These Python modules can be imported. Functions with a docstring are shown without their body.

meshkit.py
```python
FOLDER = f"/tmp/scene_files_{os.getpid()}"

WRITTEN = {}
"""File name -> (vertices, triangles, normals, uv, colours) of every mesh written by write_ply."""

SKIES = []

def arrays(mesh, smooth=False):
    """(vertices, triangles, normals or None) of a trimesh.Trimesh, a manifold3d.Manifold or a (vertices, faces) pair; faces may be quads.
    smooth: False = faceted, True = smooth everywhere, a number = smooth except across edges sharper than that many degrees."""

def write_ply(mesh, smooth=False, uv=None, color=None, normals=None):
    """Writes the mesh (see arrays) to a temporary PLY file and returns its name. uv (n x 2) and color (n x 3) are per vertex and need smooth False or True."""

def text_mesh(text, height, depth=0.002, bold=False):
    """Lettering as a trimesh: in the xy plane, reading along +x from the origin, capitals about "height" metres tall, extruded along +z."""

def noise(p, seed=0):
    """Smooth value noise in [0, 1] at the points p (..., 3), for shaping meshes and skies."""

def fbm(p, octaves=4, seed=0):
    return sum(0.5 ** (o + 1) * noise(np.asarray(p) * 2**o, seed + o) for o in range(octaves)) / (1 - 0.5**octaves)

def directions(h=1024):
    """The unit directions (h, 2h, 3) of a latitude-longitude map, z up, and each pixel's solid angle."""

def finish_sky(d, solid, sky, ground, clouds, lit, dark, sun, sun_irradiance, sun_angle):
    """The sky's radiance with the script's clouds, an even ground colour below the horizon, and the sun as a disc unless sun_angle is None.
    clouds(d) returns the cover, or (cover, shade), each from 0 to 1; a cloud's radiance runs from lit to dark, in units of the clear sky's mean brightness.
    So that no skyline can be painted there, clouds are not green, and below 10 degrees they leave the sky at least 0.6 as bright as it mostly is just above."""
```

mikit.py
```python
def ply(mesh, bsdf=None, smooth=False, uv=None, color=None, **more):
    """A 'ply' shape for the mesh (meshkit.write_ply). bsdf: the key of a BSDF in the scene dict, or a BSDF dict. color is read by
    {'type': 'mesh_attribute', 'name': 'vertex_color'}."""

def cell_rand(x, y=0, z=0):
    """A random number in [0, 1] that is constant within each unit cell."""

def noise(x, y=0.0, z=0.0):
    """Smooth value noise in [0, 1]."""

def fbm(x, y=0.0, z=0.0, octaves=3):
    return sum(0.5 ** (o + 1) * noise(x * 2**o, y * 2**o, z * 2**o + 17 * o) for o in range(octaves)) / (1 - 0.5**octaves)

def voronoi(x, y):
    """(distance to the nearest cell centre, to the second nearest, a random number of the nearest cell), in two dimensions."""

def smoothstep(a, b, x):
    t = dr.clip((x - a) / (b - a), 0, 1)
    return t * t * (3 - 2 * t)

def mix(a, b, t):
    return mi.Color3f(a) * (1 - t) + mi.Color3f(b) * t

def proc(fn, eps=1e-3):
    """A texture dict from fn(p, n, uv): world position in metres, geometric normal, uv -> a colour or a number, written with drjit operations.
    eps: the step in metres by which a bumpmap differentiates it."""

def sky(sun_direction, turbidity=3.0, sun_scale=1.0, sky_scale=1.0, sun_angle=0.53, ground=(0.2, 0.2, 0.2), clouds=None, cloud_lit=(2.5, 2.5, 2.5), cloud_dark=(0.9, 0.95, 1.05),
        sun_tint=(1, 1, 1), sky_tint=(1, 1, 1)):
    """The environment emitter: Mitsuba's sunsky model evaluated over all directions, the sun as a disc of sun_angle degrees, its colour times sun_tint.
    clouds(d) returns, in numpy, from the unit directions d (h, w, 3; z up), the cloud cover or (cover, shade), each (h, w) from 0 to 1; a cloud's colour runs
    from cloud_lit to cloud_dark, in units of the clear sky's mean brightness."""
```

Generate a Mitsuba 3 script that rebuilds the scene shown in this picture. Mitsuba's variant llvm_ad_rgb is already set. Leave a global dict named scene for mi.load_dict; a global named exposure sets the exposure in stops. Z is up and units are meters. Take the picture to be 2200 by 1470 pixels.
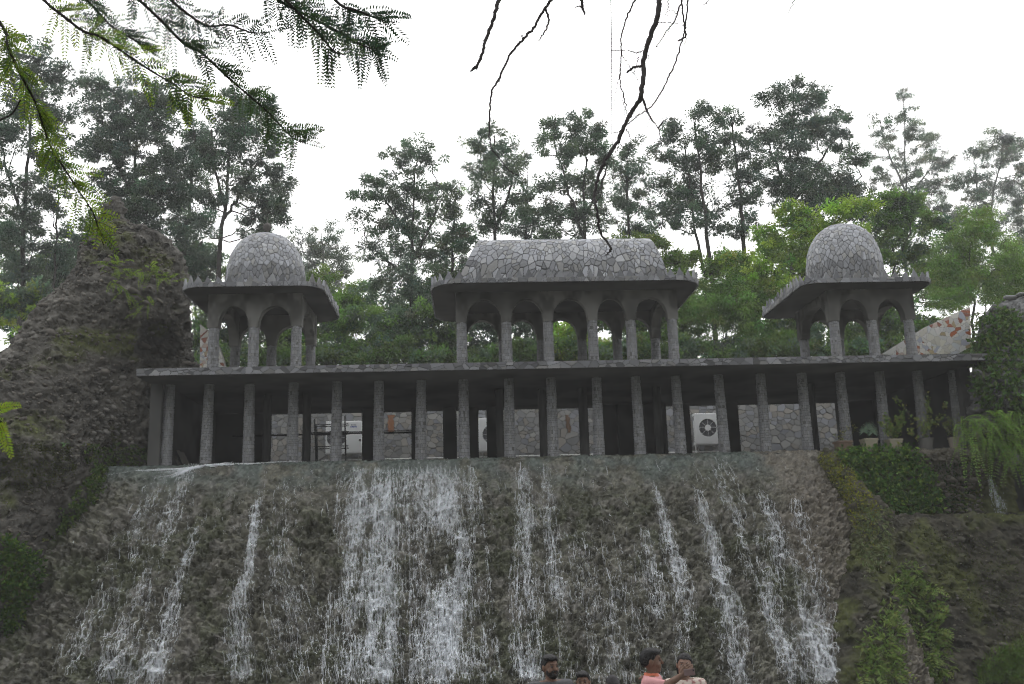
import math, random
import numpy as np, trimesh, drjit as dr
import mitsuba as mi, mikit, meshkit
from scipy.spatial import Voronoi, SphericalVoronoi, cKDTree
from scipy.ndimage import map_coordinates
from shapely.geometry import Polygon, Point, box as sbox, LineString
T = mi.ScalarTransform4f
scene, labels = {}, {}

# ---------------------------------------------------------------- camera, sky, exposure
YAW, PITCH, ROLL, FOC = 0.0517, 0.215, 0.0281, 2062.0      # FOC in pixels of a 2200 x 1470 picture
CAM = np.array([0.0, 0.0, 2.9])
FWD = np.array([math.sin(YAW)*math.cos(PITCH), math.cos(YAW)*math.cos(PITCH), math.sin(PITCH)])
_r = np.cross(FWD, [0, 0, 1]); _r /= np.linalg.norm(_r); _u = np.cross(_r, FWD)
UP = _u*math.cos(ROLL) + _r*math.sin(ROLL); RIGHT = np.cross(FWD, UP)
scene['camera'] = {'type': 'perspective', 'fov': math.degrees(2*math.atan(1100/FOC)), 'fov_axis': 'x', 'near_clip': 0.1, 'far_clip': 3000.0,
                   'to_world': T().look_at(origin=CAM.tolist(), target=(CAM+FWD).tolist(), up=UP.tolist())}

def cloud_cover(d):      # an even overcast, brighter towards the hidden sun behind the trees
    s = np.array([0.12, 0.86, 0.5]); s = s/np.linalg.norm(s)
    c = np.clip(d @ s, -1, 1)
    n = meshkit.fbm(d*3.0, 3)
    return np.ones(d.shape[:2]), np.clip(0.62 - 0.72*np.maximum(c, 0)**2.0 + 0.22*(n-0.5), 0, 1)
scene['sky'] = mikit.sky((0.12, 0.86, 0.5), turbidity=6, sun_scale=0.06, sun_angle=75, clouds=cloud_cover,
                         cloud_lit=(4.9, 5.0, 5.1), cloud_dark=(1.5, 1.56, 1.66), ground=(0.14, 0.14, 0.12))
exposure = 1.9

# ---------------------------------------------------------------- materials (most read the mesh's own vertex colours)
VC = {'type': 'mesh_attribute', 'name': 'vertex_color'}
def piece_colour(p, n, uv):      # each piece carries its own plain colour in its uv: floor(u) = red, fract(u) = green, v = blue
    r = dr.floor(uv.x); return mi.Color3f(r/1000.0, (uv.x-r-0.05)/0.9, uv.y)
UC = mikit.proc(piece_colour)
def two(b): return {'type': 'twosided', 'bsdf': b}
def bump(b, fn, eps=2e-3): return two({'type': 'bumpmap', 'arbitrary': mikit.proc(fn, eps=eps), 'scale': 1.0, 'bsdf': b})
scene['stone'] = bump({'type': 'principled', 'base_color': UC, 'roughness': 0.72, 'specular': 0.4},
                      lambda p, n, uv: 0.006*mikit.fbm(p.x*22, p.y*22, p.z*22, 2))
scene['rock'] = bump({'type': 'principled', 'base_color': VC, 'roughness': 0.8, 'specular': 0.35},
                     lambda p, n, uv: 0.03*mikit.fbm(p.x*14, p.y*14, p.z*14, 3))
scene['wet_rock'] = bump({'type': 'principled', 'base_color': VC, 'roughness': 0.38, 'specular': 0.6},
                         lambda p, n, uv: 0.03*mikit.fbm(p.x*16, p.y*16, p.z*16, 3))
scene['concrete'] = two({'type': 'principled', 'roughness': 0.85, 'specular': 0.3, 'base_color': mikit.proc(lambda p, n, uv: mikit.mix(
    mikit.mix((0.10, 0.098, 0.09), (0.225, 0.22, 0.205), mikit.smoothstep(0.3, 0.7, mikit.fbm(p.x*1.3, p.y*1.3, p.z*0.7, 3))),
    (0.07, 0.068, 0.06), 0.75*mikit.smoothstep(0.5, 0.72, mikit.fbm(p.x*3.1+9, p.y*3.1, p.z*1.4, 3))))})
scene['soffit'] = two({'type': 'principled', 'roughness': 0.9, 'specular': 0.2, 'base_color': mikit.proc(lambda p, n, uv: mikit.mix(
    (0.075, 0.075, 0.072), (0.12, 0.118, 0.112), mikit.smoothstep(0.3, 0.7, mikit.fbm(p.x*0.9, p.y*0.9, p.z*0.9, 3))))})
scene['plain'] = two({'type': 'principled', 'base_color': UC, 'roughness': 0.6, 'specular': 0.4})
scene['glossy'] = two({'type': 'principled', 'base_color': UC, 'roughness': 0.3, 'specular': 0.5})
scene['leaf'] = {'type': 'principledthin', 'base_color': UC, 'roughness': 0.55, 'diff_trans': 0.9, 'eta': 1.35}
scene['bark'] = two({'type': 'principled', 'base_color': UC, 'roughness': 0.9, 'specular': 0.2})
scene['smooth_vc'] = two({'type': 'principled', 'base_color': VC, 'roughness': 0.6, 'specular': 0.4})
scene['earth'] = two({'type': 'principled', 'base_color': VC, 'roughness': 0.9, 'specular': 0.2})
scene['foam'] = two({'type': 'principled', 'base_color': UC, 'roughness': 0.25, 'specular': 0.6})
scene['water_surface'] = {'type': 'principled', 'base_color': {'type': 'rgb', 'value': (0.03, 0.04, 0.035)}, 'roughness': 0.08, 'specular': 0.5}

# ---------------------------------------------------------------- helpers
def at(x, y, Y):
    """The point on the plane of depth Y that a pixel of the photograph shows (used to survey the place)."""
    d = FWD + RIGHT*(x-1100)/FOC - UP*(y-735)/FOC
    return CAM + d*(Y/d[1])
def project(P):
    P = np.asarray(P, float)-CAM; d = P@FWD
    return np.stack([1100+FOC*(P@RIGHT)/d, 735-FOC*(P@UP)/d], -1)
def ats(pts, Y): return np.array([at(x, y, Y) for x, y in pts])
def rng(seed): return np.random.default_rng(seed)
_count = {}
def key_for(name, parent=None):
    k = f'{parent}__{name}' if parent else name
    n = _count.get(k, 0); _count[k] = n+1
    return k if n == 0 else f'{k}_{n:03d}'
def thing(name, label, cat, group=None):
    k = key_for(name); labels[k] = {'label': label, 'category': cat}
    if group: labels[k]['group'] = group
    return k
def mesh_entry(mesh, bsdf, color=None, smooth=False, **more):
    if hasattr(mesh, 'vertices'): v, f = np.asarray(mesh.vertices), np.asarray(mesh.faces)
    else: v, f = np.asarray(mesh[0], float), np.asarray(mesh[1], int)
    if f.shape[1] == 4: f = np.vstack([f[:, [0, 1, 2]], f[:, [0, 2, 3]]])
    if color is not None:
        color = np.asarray(color, float)
        if color.ndim == 1: color = np.tile(color, (len(v), 1))
        if bsdf in PIECE:
            c = np.clip(color, 0, 1); return mikit.ply((v, f), bsdf, smooth=smooth, uv=np.stack([np.round(c[:, 0]*1000)+0.05+0.9*c[:, 1], c[:, 2]], 1), **more)
    return mikit.ply((v, f), bsdf, smooth=smooth, color=color, **more)
PIECE = {'stone', 'plain', 'glossy', 'leaf', 'bark', 'foam'}
def part(parent, name, mesh, bsdf, color=None, smooth=False, kind=None, label=None):
    k = key_for(name, parent); scene[k] = mesh_entry(mesh, bsdf, color, smooth)
    if kind: labels.setdefault(k, {})['kind'] = kind
    if label: labels.setdefault(k, {})['label'] = label
    return k
def single(name, mesh, bsdf, label, cat, color=None, smooth=False, group=None, kind=None):
    k = thing(name, label, cat, group); scene[k] = mesh_entry(mesh, bsdf, color, smooth)
    if kind: labels[k]['kind'] = kind
    return k
def structure(name, mesh, bsdf, color=None, smooth=False, label=None):
    k = key_for(name); scene[k] = mesh_entry(mesh, bsdf, color, smooth); labels[k] = {'kind': 'structure'}
    if label: labels[k]['label'] = label
    return k
def cat(meshes):
    vs, fs, n = [], [], 0
    for m in meshes:
        v, f = (m.vertices, m.faces) if hasattr(m, 'vertices') else m
        f = np.asarray(f)
        if f.shape[1] == 4: f = np.vstack([f[:, [0, 1, 2]], f[:, [0, 2, 3]]])
        vs.append(np.asarray(v)); fs.append(f+n); n += len(v)
    return np.vstack(vs), np.vstack(fs)
def box(x0, x1, y0, y1, z0, z1, c=0.0):
    m = trimesh.creation.box(bounds=[[x0, y0, z0], [x1, y1, z1]])
    if c <= 0: return np.array(m.vertices), np.array(m.faces)
    import manifold3d as m3
    pts = []
    for sx, sy, sz in np.ndindex(2, 2, 2):
        p = np.array([(x0, x1)[sx], (y0, y1)[sy], (z0, z1)[sz]]); d = np.array([1-2*sx, 1-2*sy, 1-2*sz])*c
        for k in range(3):
            q = p+d; q[k] = p[k]; pts.append(q)
    h = trimesh.convex.convex_hull(np.array(pts)); return np.array(h.vertices), np.array(h.faces)
def tube(points, radii, sides=8, cap=True, seed=None, rough=0.0):
    p = np.asarray(points, float); radii = np.broadcast_to(radii, (len(p),)).astype(float)
    t = np.gradient(p, axis=0); t /= np.linalg.norm(t, axis=1, keepdims=True)+1e-12
    a = np.cross(t, [0.31, 0.87, 0.38]); a /= np.linalg.norm(a, axis=1, keepdims=True)+1e-12
    b = np.cross(t, a); ang = np.arange(sides)*2*np.pi/sides
    R = radii[:, None]*np.ones(sides)
    if rough: R = R*(1+rough*(rng(seed or 0).random(R.shape)-0.5))
    v = p[:, None]+R[..., None]*(np.cos(ang)[None, :, None]*a[:, None]+np.sin(ang)[None, :, None]*b[:, None])
    n = len(p); i, j = np.meshgrid(np.arange(n-1), np.arange(sides), indexing='ij')
    q = np.stack([i*sides+j, i*sides+(j+1) % sides, (i+1)*sides+(j+1) % sides, (i+1)*sides+j], -1).reshape(-1, 4)
    v = v.reshape(-1, 3); f = np.vstack([q[:, [0, 1, 2]], q[:, [0, 2, 3]]])
    if cap:
        v = np.vstack([v, p[:1], p[-1:]]); c0, c1 = len(v)-2, len(v)-1; j = np.arange(sides)
        f = np.vstack([f, np.stack([j*0+c0, (j+1) % sides, j], 1), np.stack([j*0+c1, (n-1)*sides+j, (n-1)*sides+(j+1) % sides], 1)])
    return v, f
def curve(pts, n):
    """A Catmull-Rom curve of n points through pts."""
    p = np.asarray(pts, float); p = np.vstack([2*p[0]-p[1], p, 2*p[-1]-p[-2]])
    s = np.linspace(0, len(p)-3-1e-9, n); i = s.astype(int); t = (s-i)[:, None]
    a, b, c, d = p[i], p[i+1], p[i+2], p[i+3]
    return 0.5*(2*b+(c-a)*t+(2*a-5*b+4*c-d)*t**2+(3*b-a-3*c+d)*t**3)
def lathe(prof, centre, n=24):
    prof = np.asarray(prof, float); a = np.arange(n)*2*np.pi/n
    v = np.stack([prof[:, None, 0]*np.cos(a), prof[:, None, 0]*np.sin(a), np.repeat(prof[:, 1:], n, 1)], -1).reshape(-1, 3)+centre
    i, j = np.meshgrid(np.arange(len(prof)-1), np.arange(n), indexing='ij')
    q = np.stack([i*n+j, i*n+(j+1) % n, (i+1)*n+(j+1) % n, (i+1)*n+j], -1).reshape(-1, 4)
    return v, np.vstack([q[:, [0, 1, 2]], q[:, [0, 2, 3]]])
def extrude(poly, depth):
    m = trimesh.creation.extrude_polygon(poly, depth, engine='earcut'); return np.array(m.vertices), np.array(m.faces)
def grid_mesh(P):
    n, m = P.shape[:2]; i, j = np.meshgrid(np.arange(n-1), np.arange(m-1), indexing='ij')
    q = np.stack([i*m+j, i*m+j+1, (i+1)*m+j+1, (i+1)*m+j], -1).reshape(-1, 4)
    return P.reshape(-1, 3), np.vstack([q[:, [0, 1, 2]], q[:, [0, 2, 3]]])
def normals(v, f):
    n = np.zeros_like(v); c = np.cross(v[f[:, 1]]-v[f[:, 0]], v[f[:, 2]]-v[f[:, 0]])
    for k in range(3): np.add.at(n, f[:, k], c)
    return n/(np.linalg.norm(n, axis=1, keepdims=True)+1e-12)
def surface_net(fn, xs, ys, zs):
    """The zero surface of a signed distance function on a rectilinear grid (naive surface nets)."""
    G = (np.asarray(xs), np.asarray(ys), np.asarray(zs))
    D = fn(np.stack(np.meshgrid(*G, indexing='ij'), -1)); S = D < 0
    sh = np.array(D.shape)-1; C = np.zeros((sh.prod(), 3)); N = np.zeros(sh.prod())
    for ax in range(3):
        sl = [slice(None)]*3; s2 = [slice(None)]*3; sl[ax] = slice(0, -1); s2[ax] = slice(1, None)
        w = np.argwhere(S[tuple(sl)] != S[tuple(s2)]); w2 = w.copy(); w2[:, ax] += 1
        a, b = D[tuple(w.T)], D[tuple(w2.T)]; t = a/(a-b)
        pt = np.stack([G[k][w[:, k]] for k in range(3)], 1); pt[:, ax] += t*(G[ax][w2[:, ax]]-G[ax][w[:, ax]])
        for o1 in (0, 1):
            for o2 in (0, 1):
                c = w.copy(); c[:, (ax+1) % 3] -= o1; c[:, (ax+2) % 3] -= o2; ok = ((c >= 0) & (c < sh)).all(1)
                f = np.ravel_multi_index(tuple(c[ok].T), tuple(sh)); N += np.bincount(f, minlength=len(N))
                for k in range(3): C[:, k] += np.bincount(f, pt[ok][:, k], minlength=len(N))
    C = C.reshape(*sh, 3); N = N.reshape(tuple(sh))
    on = N > 0; idx = -np.ones(N.shape, int); idx[on] = np.arange(on.sum()); V = C[on]/N[on][:, None]
    F = []
    for ax in range(3):
        sl = [slice(1, D.shape[k]-1) for k in range(3)]; sl[ax] = slice(0, D.shape[ax]-1)
        s2 = list(sl); s2[ax] = slice(1, D.shape[ax])
        a, b = S[tuple(sl)], S[tuple(s2)]; w = np.argwhere(a != b); flip = a[a != b]
        off = np.array([1 if k != ax else 0 for k in range(3)]); w = w+off
        e1, e2 = np.eye(3, dtype=int)[(ax+1) % 3], np.eye(3, dtype=int)[(ax+2) % 3]
        q = np.stack([idx[tuple((w-e1-e2).T)], idx[tuple((w-e2).T)], idx[tuple(w.T)], idx[tuple((w-e1).T)]], 1)
        q[~flip] = q[~flip][:, ::-1]; F.append(q)
    F = np.vstack(F); F = F[(F >= 0).all(1)]
    return V, np.vstack([F[:, [0, 1, 2]], F[:, [0, 2, 3]]])
def smin(a, b, k):
    h = np.clip(0.5+0.5*(b-a)/k, 0, 1); return b+(a-b)*h-k*h*(1-h)
def ellipsoid(p, c, r):
    q = (p-np.asarray(c))/np.asarray(r); l = np.linalg.norm(q, axis=-1); return (l-1)*min(r)
def capsule(p, a, b, ra, rb):
    a, b = np.asarray(a, float), np.asarray(b, float); d = b-a
    t = np.clip(((p-a)@d)/max(d@d, 1e-12), 0, 1); return np.linalg.norm(p-a-t[..., None]*d, axis=-1)-(ra+(rb-ra)*t)
def fbm(p, oct=4, seed=0): return meshkit.fbm(p, oct, seed)
def lerp(a, b, t): return np.asarray(a)+(np.asarray(b)-np.asarray(a))*np.asarray(t)[..., None]
def sstep(a, b, x): t = np.clip((x-a)/(b-a), 0, 1); return t*t*(3-2*t)
def voronoi_cells(poly, n, seed, relax=1, stretch=(1, 1)):
    """n crazy-paving cells that fill a shapely polygon."""
    r = rng(seed); x0, y0, x1, y1 = poly.bounds; st = np.asarray(stretch, float)
    pts = []
    while len(pts) < n:
        q = r.random((n*2, 2))*[x1-x0, y1-y0]+[x0, y0]
        pts += [p for p in q if poly.contains(Point(p))]
    pts = np.array(pts[:n])
    for it in range(relax+1):
        s = pts*st; lo, hi = s.min(0), s.max(0); d = hi-lo+1
        ghost = np.vstack([s, [[lo[0]-3*d[0], lo[1]], [hi[0]+3*d[0], hi[1]], [lo[0], lo[1]-3*d[1]], [hi[0], hi[1]+3*d[1]]]])
        V = Voronoi(ghost); cells = []
        for i in range(n):
            reg = V.regions[V.point_region[i]]
            if -1 in reg or len(reg) < 3: continue
            c = Polygon(V.vertices[reg]/st).intersection(poly)
            if c.geom_type == 'Polygon' and c.area > 0: cells.append(c)
        if it < relax: 
            pts = np.array([[c.centroid.x, c.centroid.y] for c in cells])+(r.random((len(cells), 2))-0.5)*0.06; n = len(pts)
    return cells
def plate(ring2, surf, gap, h0, h1, cham=0.3):
    """A stone plate from a convex ring in the plane: inset by gap, lifted onto surf(uv, height)."""
    c = ring2.buffer(-gap, join_style=2)
    if c.is_empty or c.geom_type != 'Polygon': return None
    c = c.simplify(gap*0.6); r = np.array(c.exterior.coords)[:-1]
    if len(r) < 3 or c.area < 4*gap*gap: return None
    if not c.exterior.is_ccw: r = r[::-1]
    m = r.mean(0); top = m+(r-m)*(1-cham*min(0.5, 2*gap/math.sqrt(c.area)))
    n = len(r); lo = surf(r, h0); mid = surf(r, h1*0.7+h0*0.3); hi = surf(top, h1); ce = surf(m[None], h1)
    v = np.vstack([lo, mid, hi, ce]); j = np.arange(n); k = (j+1) % n
    f = np.vstack([np.stack([j, k, k+n], 1), np.stack([j, k+n, j+n], 1), np.stack([j+n, k+n, k+2*n], 1), np.stack([j+n, k+2*n, j+2*n], 1), np.stack([j+2*n, k+2*n, j*0+3*n], 1)])
    return v, f
GREYS = np.array([(0.36, 0.365, 0.38), (0.31, 0.312, 0.325), (0.40, 0.40, 0.405), (0.28, 0.282, 0.29), (0.34, 0.335, 0.325), (0.37, 0.375, 0.395)])
def pick(r, pal=GREYS, jit=0.12): return np.clip(pal[r.integers(len(pal))]*(1+jit*(r.random()-0.5)*2), 0, 1)
def pieces(parent, name, plates, colors, bsdf='stone', limit=300, keep=None):
    """Stones as parts; those past the limit become one part of kind stuff."""
    order = np.argsort(-np.asarray(keep)) if keep is not None else np.arange(len(plates))
    for i in order[:limit]: part(parent, name, plates[i], bsdf, colors[i])
    if len(order) > limit:
        rest = order[limit:]; m = cat([plates[i] for i in rest]); c = np.vstack([np.tile(colors[i], (len(plates[i][0]), 1)) for i in rest])
        part(parent, name, m, bsdf, c, kind='stuff')
# ---------------------------------------------------------------- the gallery: a long flat-roofed colonnade behind the crest of the fall
ZF, ZS, ZD = 5.30, 7.55, 7.75          # floor of the gallery, its ceiling, the deck on top
YC, YE, YB, YW = 26.0, 24.6, 31.9, 34.0  # front columns, front edge of the slab, back edge of the slab, retaining wall behind
def tile_column(parent, base, top, r0, r1, seed, rows=None, lean=(0, 0), name='column', dark=1.0):
    """A round concrete column clad with small chips of stone."""
    R = rng(seed); base, top = np.asarray(base, float), np.asarray(top, float)
    k = part(parent, name, tube([base+(top-base)*t for t in np.linspace(0, 1, 6)], np.linspace(r0, r1, 6), 16), 'stone', (0.15*dark, 0.148*dark, 0.142*dark), smooth=False)
    H = top[2]-base[2]; ch, col = [], []
    z = 0.0
    while z < H-0.03:
        h = R.uniform(0.05, 0.11); h = min(h, H-z); a = R.random()*6.28; end = a+2*math.pi
        while a < end-0.05:
            w = R.uniform(0.22, 0.6); b = min(a+w, end)
            if end-b < 0.2: b = end
            g, gz = 0.026, 0.005; pr = R.uniform(0.006, 0.014)
            if R.random() > 0.05:
                A = np.array([a+g, (a+b)/2, b-g]); ts = np.array([z+gz, z+h-gz])/H
                ring = []
                for t in ts:
                    rr = r0+(r1-r0)*t; c = base+(top-base)*t
                    for rad in (rr-0.01, rr+pr):
                        ring.append(np.stack([c[0]+rad*np.cos(A), c[1]+rad*np.sin(A), np.full(3, c[2])], 1))
                li, lo, ui, uo = ring; v = np.vstack([li, lo, ui, uo])
                f = []
                for q in (0, 1): f += [[3+q, 4+q, 10+q], [3+q, 10+q, 9+q], [q, q+1, 4+q], [q, 4+q, 3+q], [9+q, 10+q, 7+q], [9+q, 7+q, 6+q]]
                f += [[0, 3, 9], [0, 9, 6], [5, 2, 8], [5, 8, 11]]
                ch.append((v, np.array(f))); col.append(np.tile(pick(R, jit=0.2)**0.7*0.58*dark, (12, 1)))
            a = b
        z += h
    part(k, 'stone_chips', cat(ch), 'stone', np.vstack(col), kind='stuff')
    return k
gal = thing('gallery', 'long low grey colonnade with a flat roof deck behind the top of the waterfall', 'colonnade')
XL, XR = at(293, 795, YE)[0], at(2126, 760, YE)[0]
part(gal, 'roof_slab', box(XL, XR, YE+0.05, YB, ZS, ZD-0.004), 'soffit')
part(gal, 'roof_deck', box(XL, XR, YE+0.05, YB, ZD-0.004, ZD), 'concrete')
fascia_key = part(gal, 'fascia', box(XL, XR, YE, YE+0.05, ZS, ZD), 'stone', (0.10, 0.098, 0.092))
R = rng(5); pl, co = [], []
x = XL
def front_surf(Y): return lambda q, h: np.stack([q[:, 0], np.full(len(q), Y-h), q[:, 1]], 1)
for c in voronoi_cells(sbox(XL, ZS+0.002, XR, ZD-0.002), 250, 6, relax=1, stretch=(1, 1.7)):
    m = plate(c, front_surf(YE), R.uniform(0.004, 0.009), -0.02, R.uniform(0.004, 0.03))
    if m is not None: pl.append(m); co.append(pick(R, jit=0.3)*R.choice([0.66, 0.52, 0.36], p=[.6, .25, .15]))
pieces(fascia_key, 'stone', pl, co)
# floor, end walls, inner walls, piers
part(gal, 'floor', box(XL-0.3, XR, 25.55, YW-0.02, ZF-0.4, ZF), 'concrete')
xa = at(352, 900, YC)[0]
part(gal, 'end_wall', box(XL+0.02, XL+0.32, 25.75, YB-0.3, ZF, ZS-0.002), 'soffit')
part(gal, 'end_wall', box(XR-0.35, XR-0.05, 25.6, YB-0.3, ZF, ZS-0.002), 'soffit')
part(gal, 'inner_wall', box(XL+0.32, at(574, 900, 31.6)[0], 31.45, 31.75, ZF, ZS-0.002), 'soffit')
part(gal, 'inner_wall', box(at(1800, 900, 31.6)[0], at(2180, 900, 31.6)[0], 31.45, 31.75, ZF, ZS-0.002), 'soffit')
colx = [355.6, 441, 533, 628, 721, 813.5, 904, 998, 1095.6, 1189, 1287, 1376, 1463.6, 1557.5, 1646.7, 1737, 1823, 1906, 1989, 2067]
for i, px in enumerate(colx):
    b = at(px, 1000 if px < 1000 else 975, YC); r = rng(100+i); l = r.uniform(-0.03, 0.03)
    X = b[0]; tile_column(gal, (X, YC, ZF), (X+l, YC, ZS-0.001), 0.148, 0.118, 200+i)
for px, w in [(1168, 20), (1254.5, 21), (1074, 17), (574, 18), (659, 18), (1745, 24), (1415, 18)]:
    X = at(px, 920, 27.8)[0]; ww = w/2062*27.8/2
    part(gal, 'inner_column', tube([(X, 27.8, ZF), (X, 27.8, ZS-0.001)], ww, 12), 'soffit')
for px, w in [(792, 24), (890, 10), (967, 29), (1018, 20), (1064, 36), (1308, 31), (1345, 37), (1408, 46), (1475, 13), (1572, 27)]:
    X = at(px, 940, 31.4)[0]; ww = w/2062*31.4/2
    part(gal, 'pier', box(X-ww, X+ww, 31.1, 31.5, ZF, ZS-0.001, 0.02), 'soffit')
def rail(px0, px1, y0, Y, h, d=0.05):
    a, b = at(px0, y0, Y), at(px1, y0, Y); part(gal, 'rail', box(a[0], b[0], Y-d/2, Y+d/2, b[2]-h/2, b[2]+h/2), 'plain', (0.05, 0.05, 0.047))
rail(655, 800, 930, 31.25, 0.05); rail(660, 890, 925, 31.2, 0.022, 0.03); rail(820, 890, 929, 31.25, 0.06); rail(500, 660, 934, 31.25, 0.05)

# retaining wall of rough stones behind it, open to the sky
wall = thing('retaining_wall', 'rough grey stone wall seen between the piers at the back of the colonnade', 'wall')
wl, wr, zt = at(470, 940, YW)[0], at(1880, 940, YW)[0], 8.25
part(wall, 'core', box(wl-1, wr+1, YW+0.05, YW+0.5, ZF-0.5, zt), 'stone', (0.19, 0.185, 0.17))
cells = voronoi_cells(sbox(wl, ZF+0.4, wr, zt-0.1), 1250, 11, relax=1, stretch=(1, 1.25)); R = rng(12); pl, co = [], []
WP = np.array([(0.28, 0.277, 0.265), (0.25, 0.25, 0.247), (0.31, 0.305, 0.285), (0.265, 0.27, 0.285), (0.30, 0.28, 0.25), (0.225, 0.225, 0.22)])
for c in cells:
    m = plate(c, front_surf(YW+0.05), R.uniform(0.005, 0.011), -0.03, R.uniform(0.02, 0.05), 0.6)
    if m is not None: pl.append(m); co.append(pick(R, WP, 0.2))
vis = []
for m in pl:
    q = project(m[0].mean(0)); vis.append((1 if 880 < q[1] < 990 and 560 < q[0] < 1840 else 0)+0.1*np.ptp(m[0][:, 0])*np.ptp(m[0][:, 2]))
pieces(wall, 'stone', pl, co, keep=vis)
for px0, px1 in [(835, 846), (1213, 1222)]:    # rust run down the stones, a thin flaky crust of its own shape
    a = at(px0, 892, YW-0.03); b = at(px1, 930, YW-0.03); r = rng(px0)
    n = 14; zz = np.linspace(a[2], b[2], n); L = []
    w = (b[0]-a[0])*(0.5+0.6*r.random(n))/1.4; cx = (a[0]+b[0])/2+0.02*np.cumsum(r.normal(size=n))*0.5
    P = np.stack([np.stack([cx-w, np.full(n, YW-0.022), zz], 1), np.stack([cx, np.full(n, YW-0.034), zz], 1), np.stack([cx+w, np.full(n, YW-0.022), zz], 1)], 1)
    part(wall, 'rust_stain', grid_mesh(P), 'plain', (0.26, 0.12, 0.06) if px0 < 1000 else (0.14, 0.09, 0.06))
k = thing('water_pipe', 'thin white pipe running low along the stone wall behind the colonnade', 'pipe')
pa, pb = at(690, 990, YW-0.12), at(1590, 976, YW-0.12); zp = pa[2]
scene[k] = mesh_entry(tube([(pa[0], YW-0.12, zp), (pb[0], YW-0.12, zp)], 0.028, 8), 'plain', (0.78, 0.78, 0.76), True)

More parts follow.
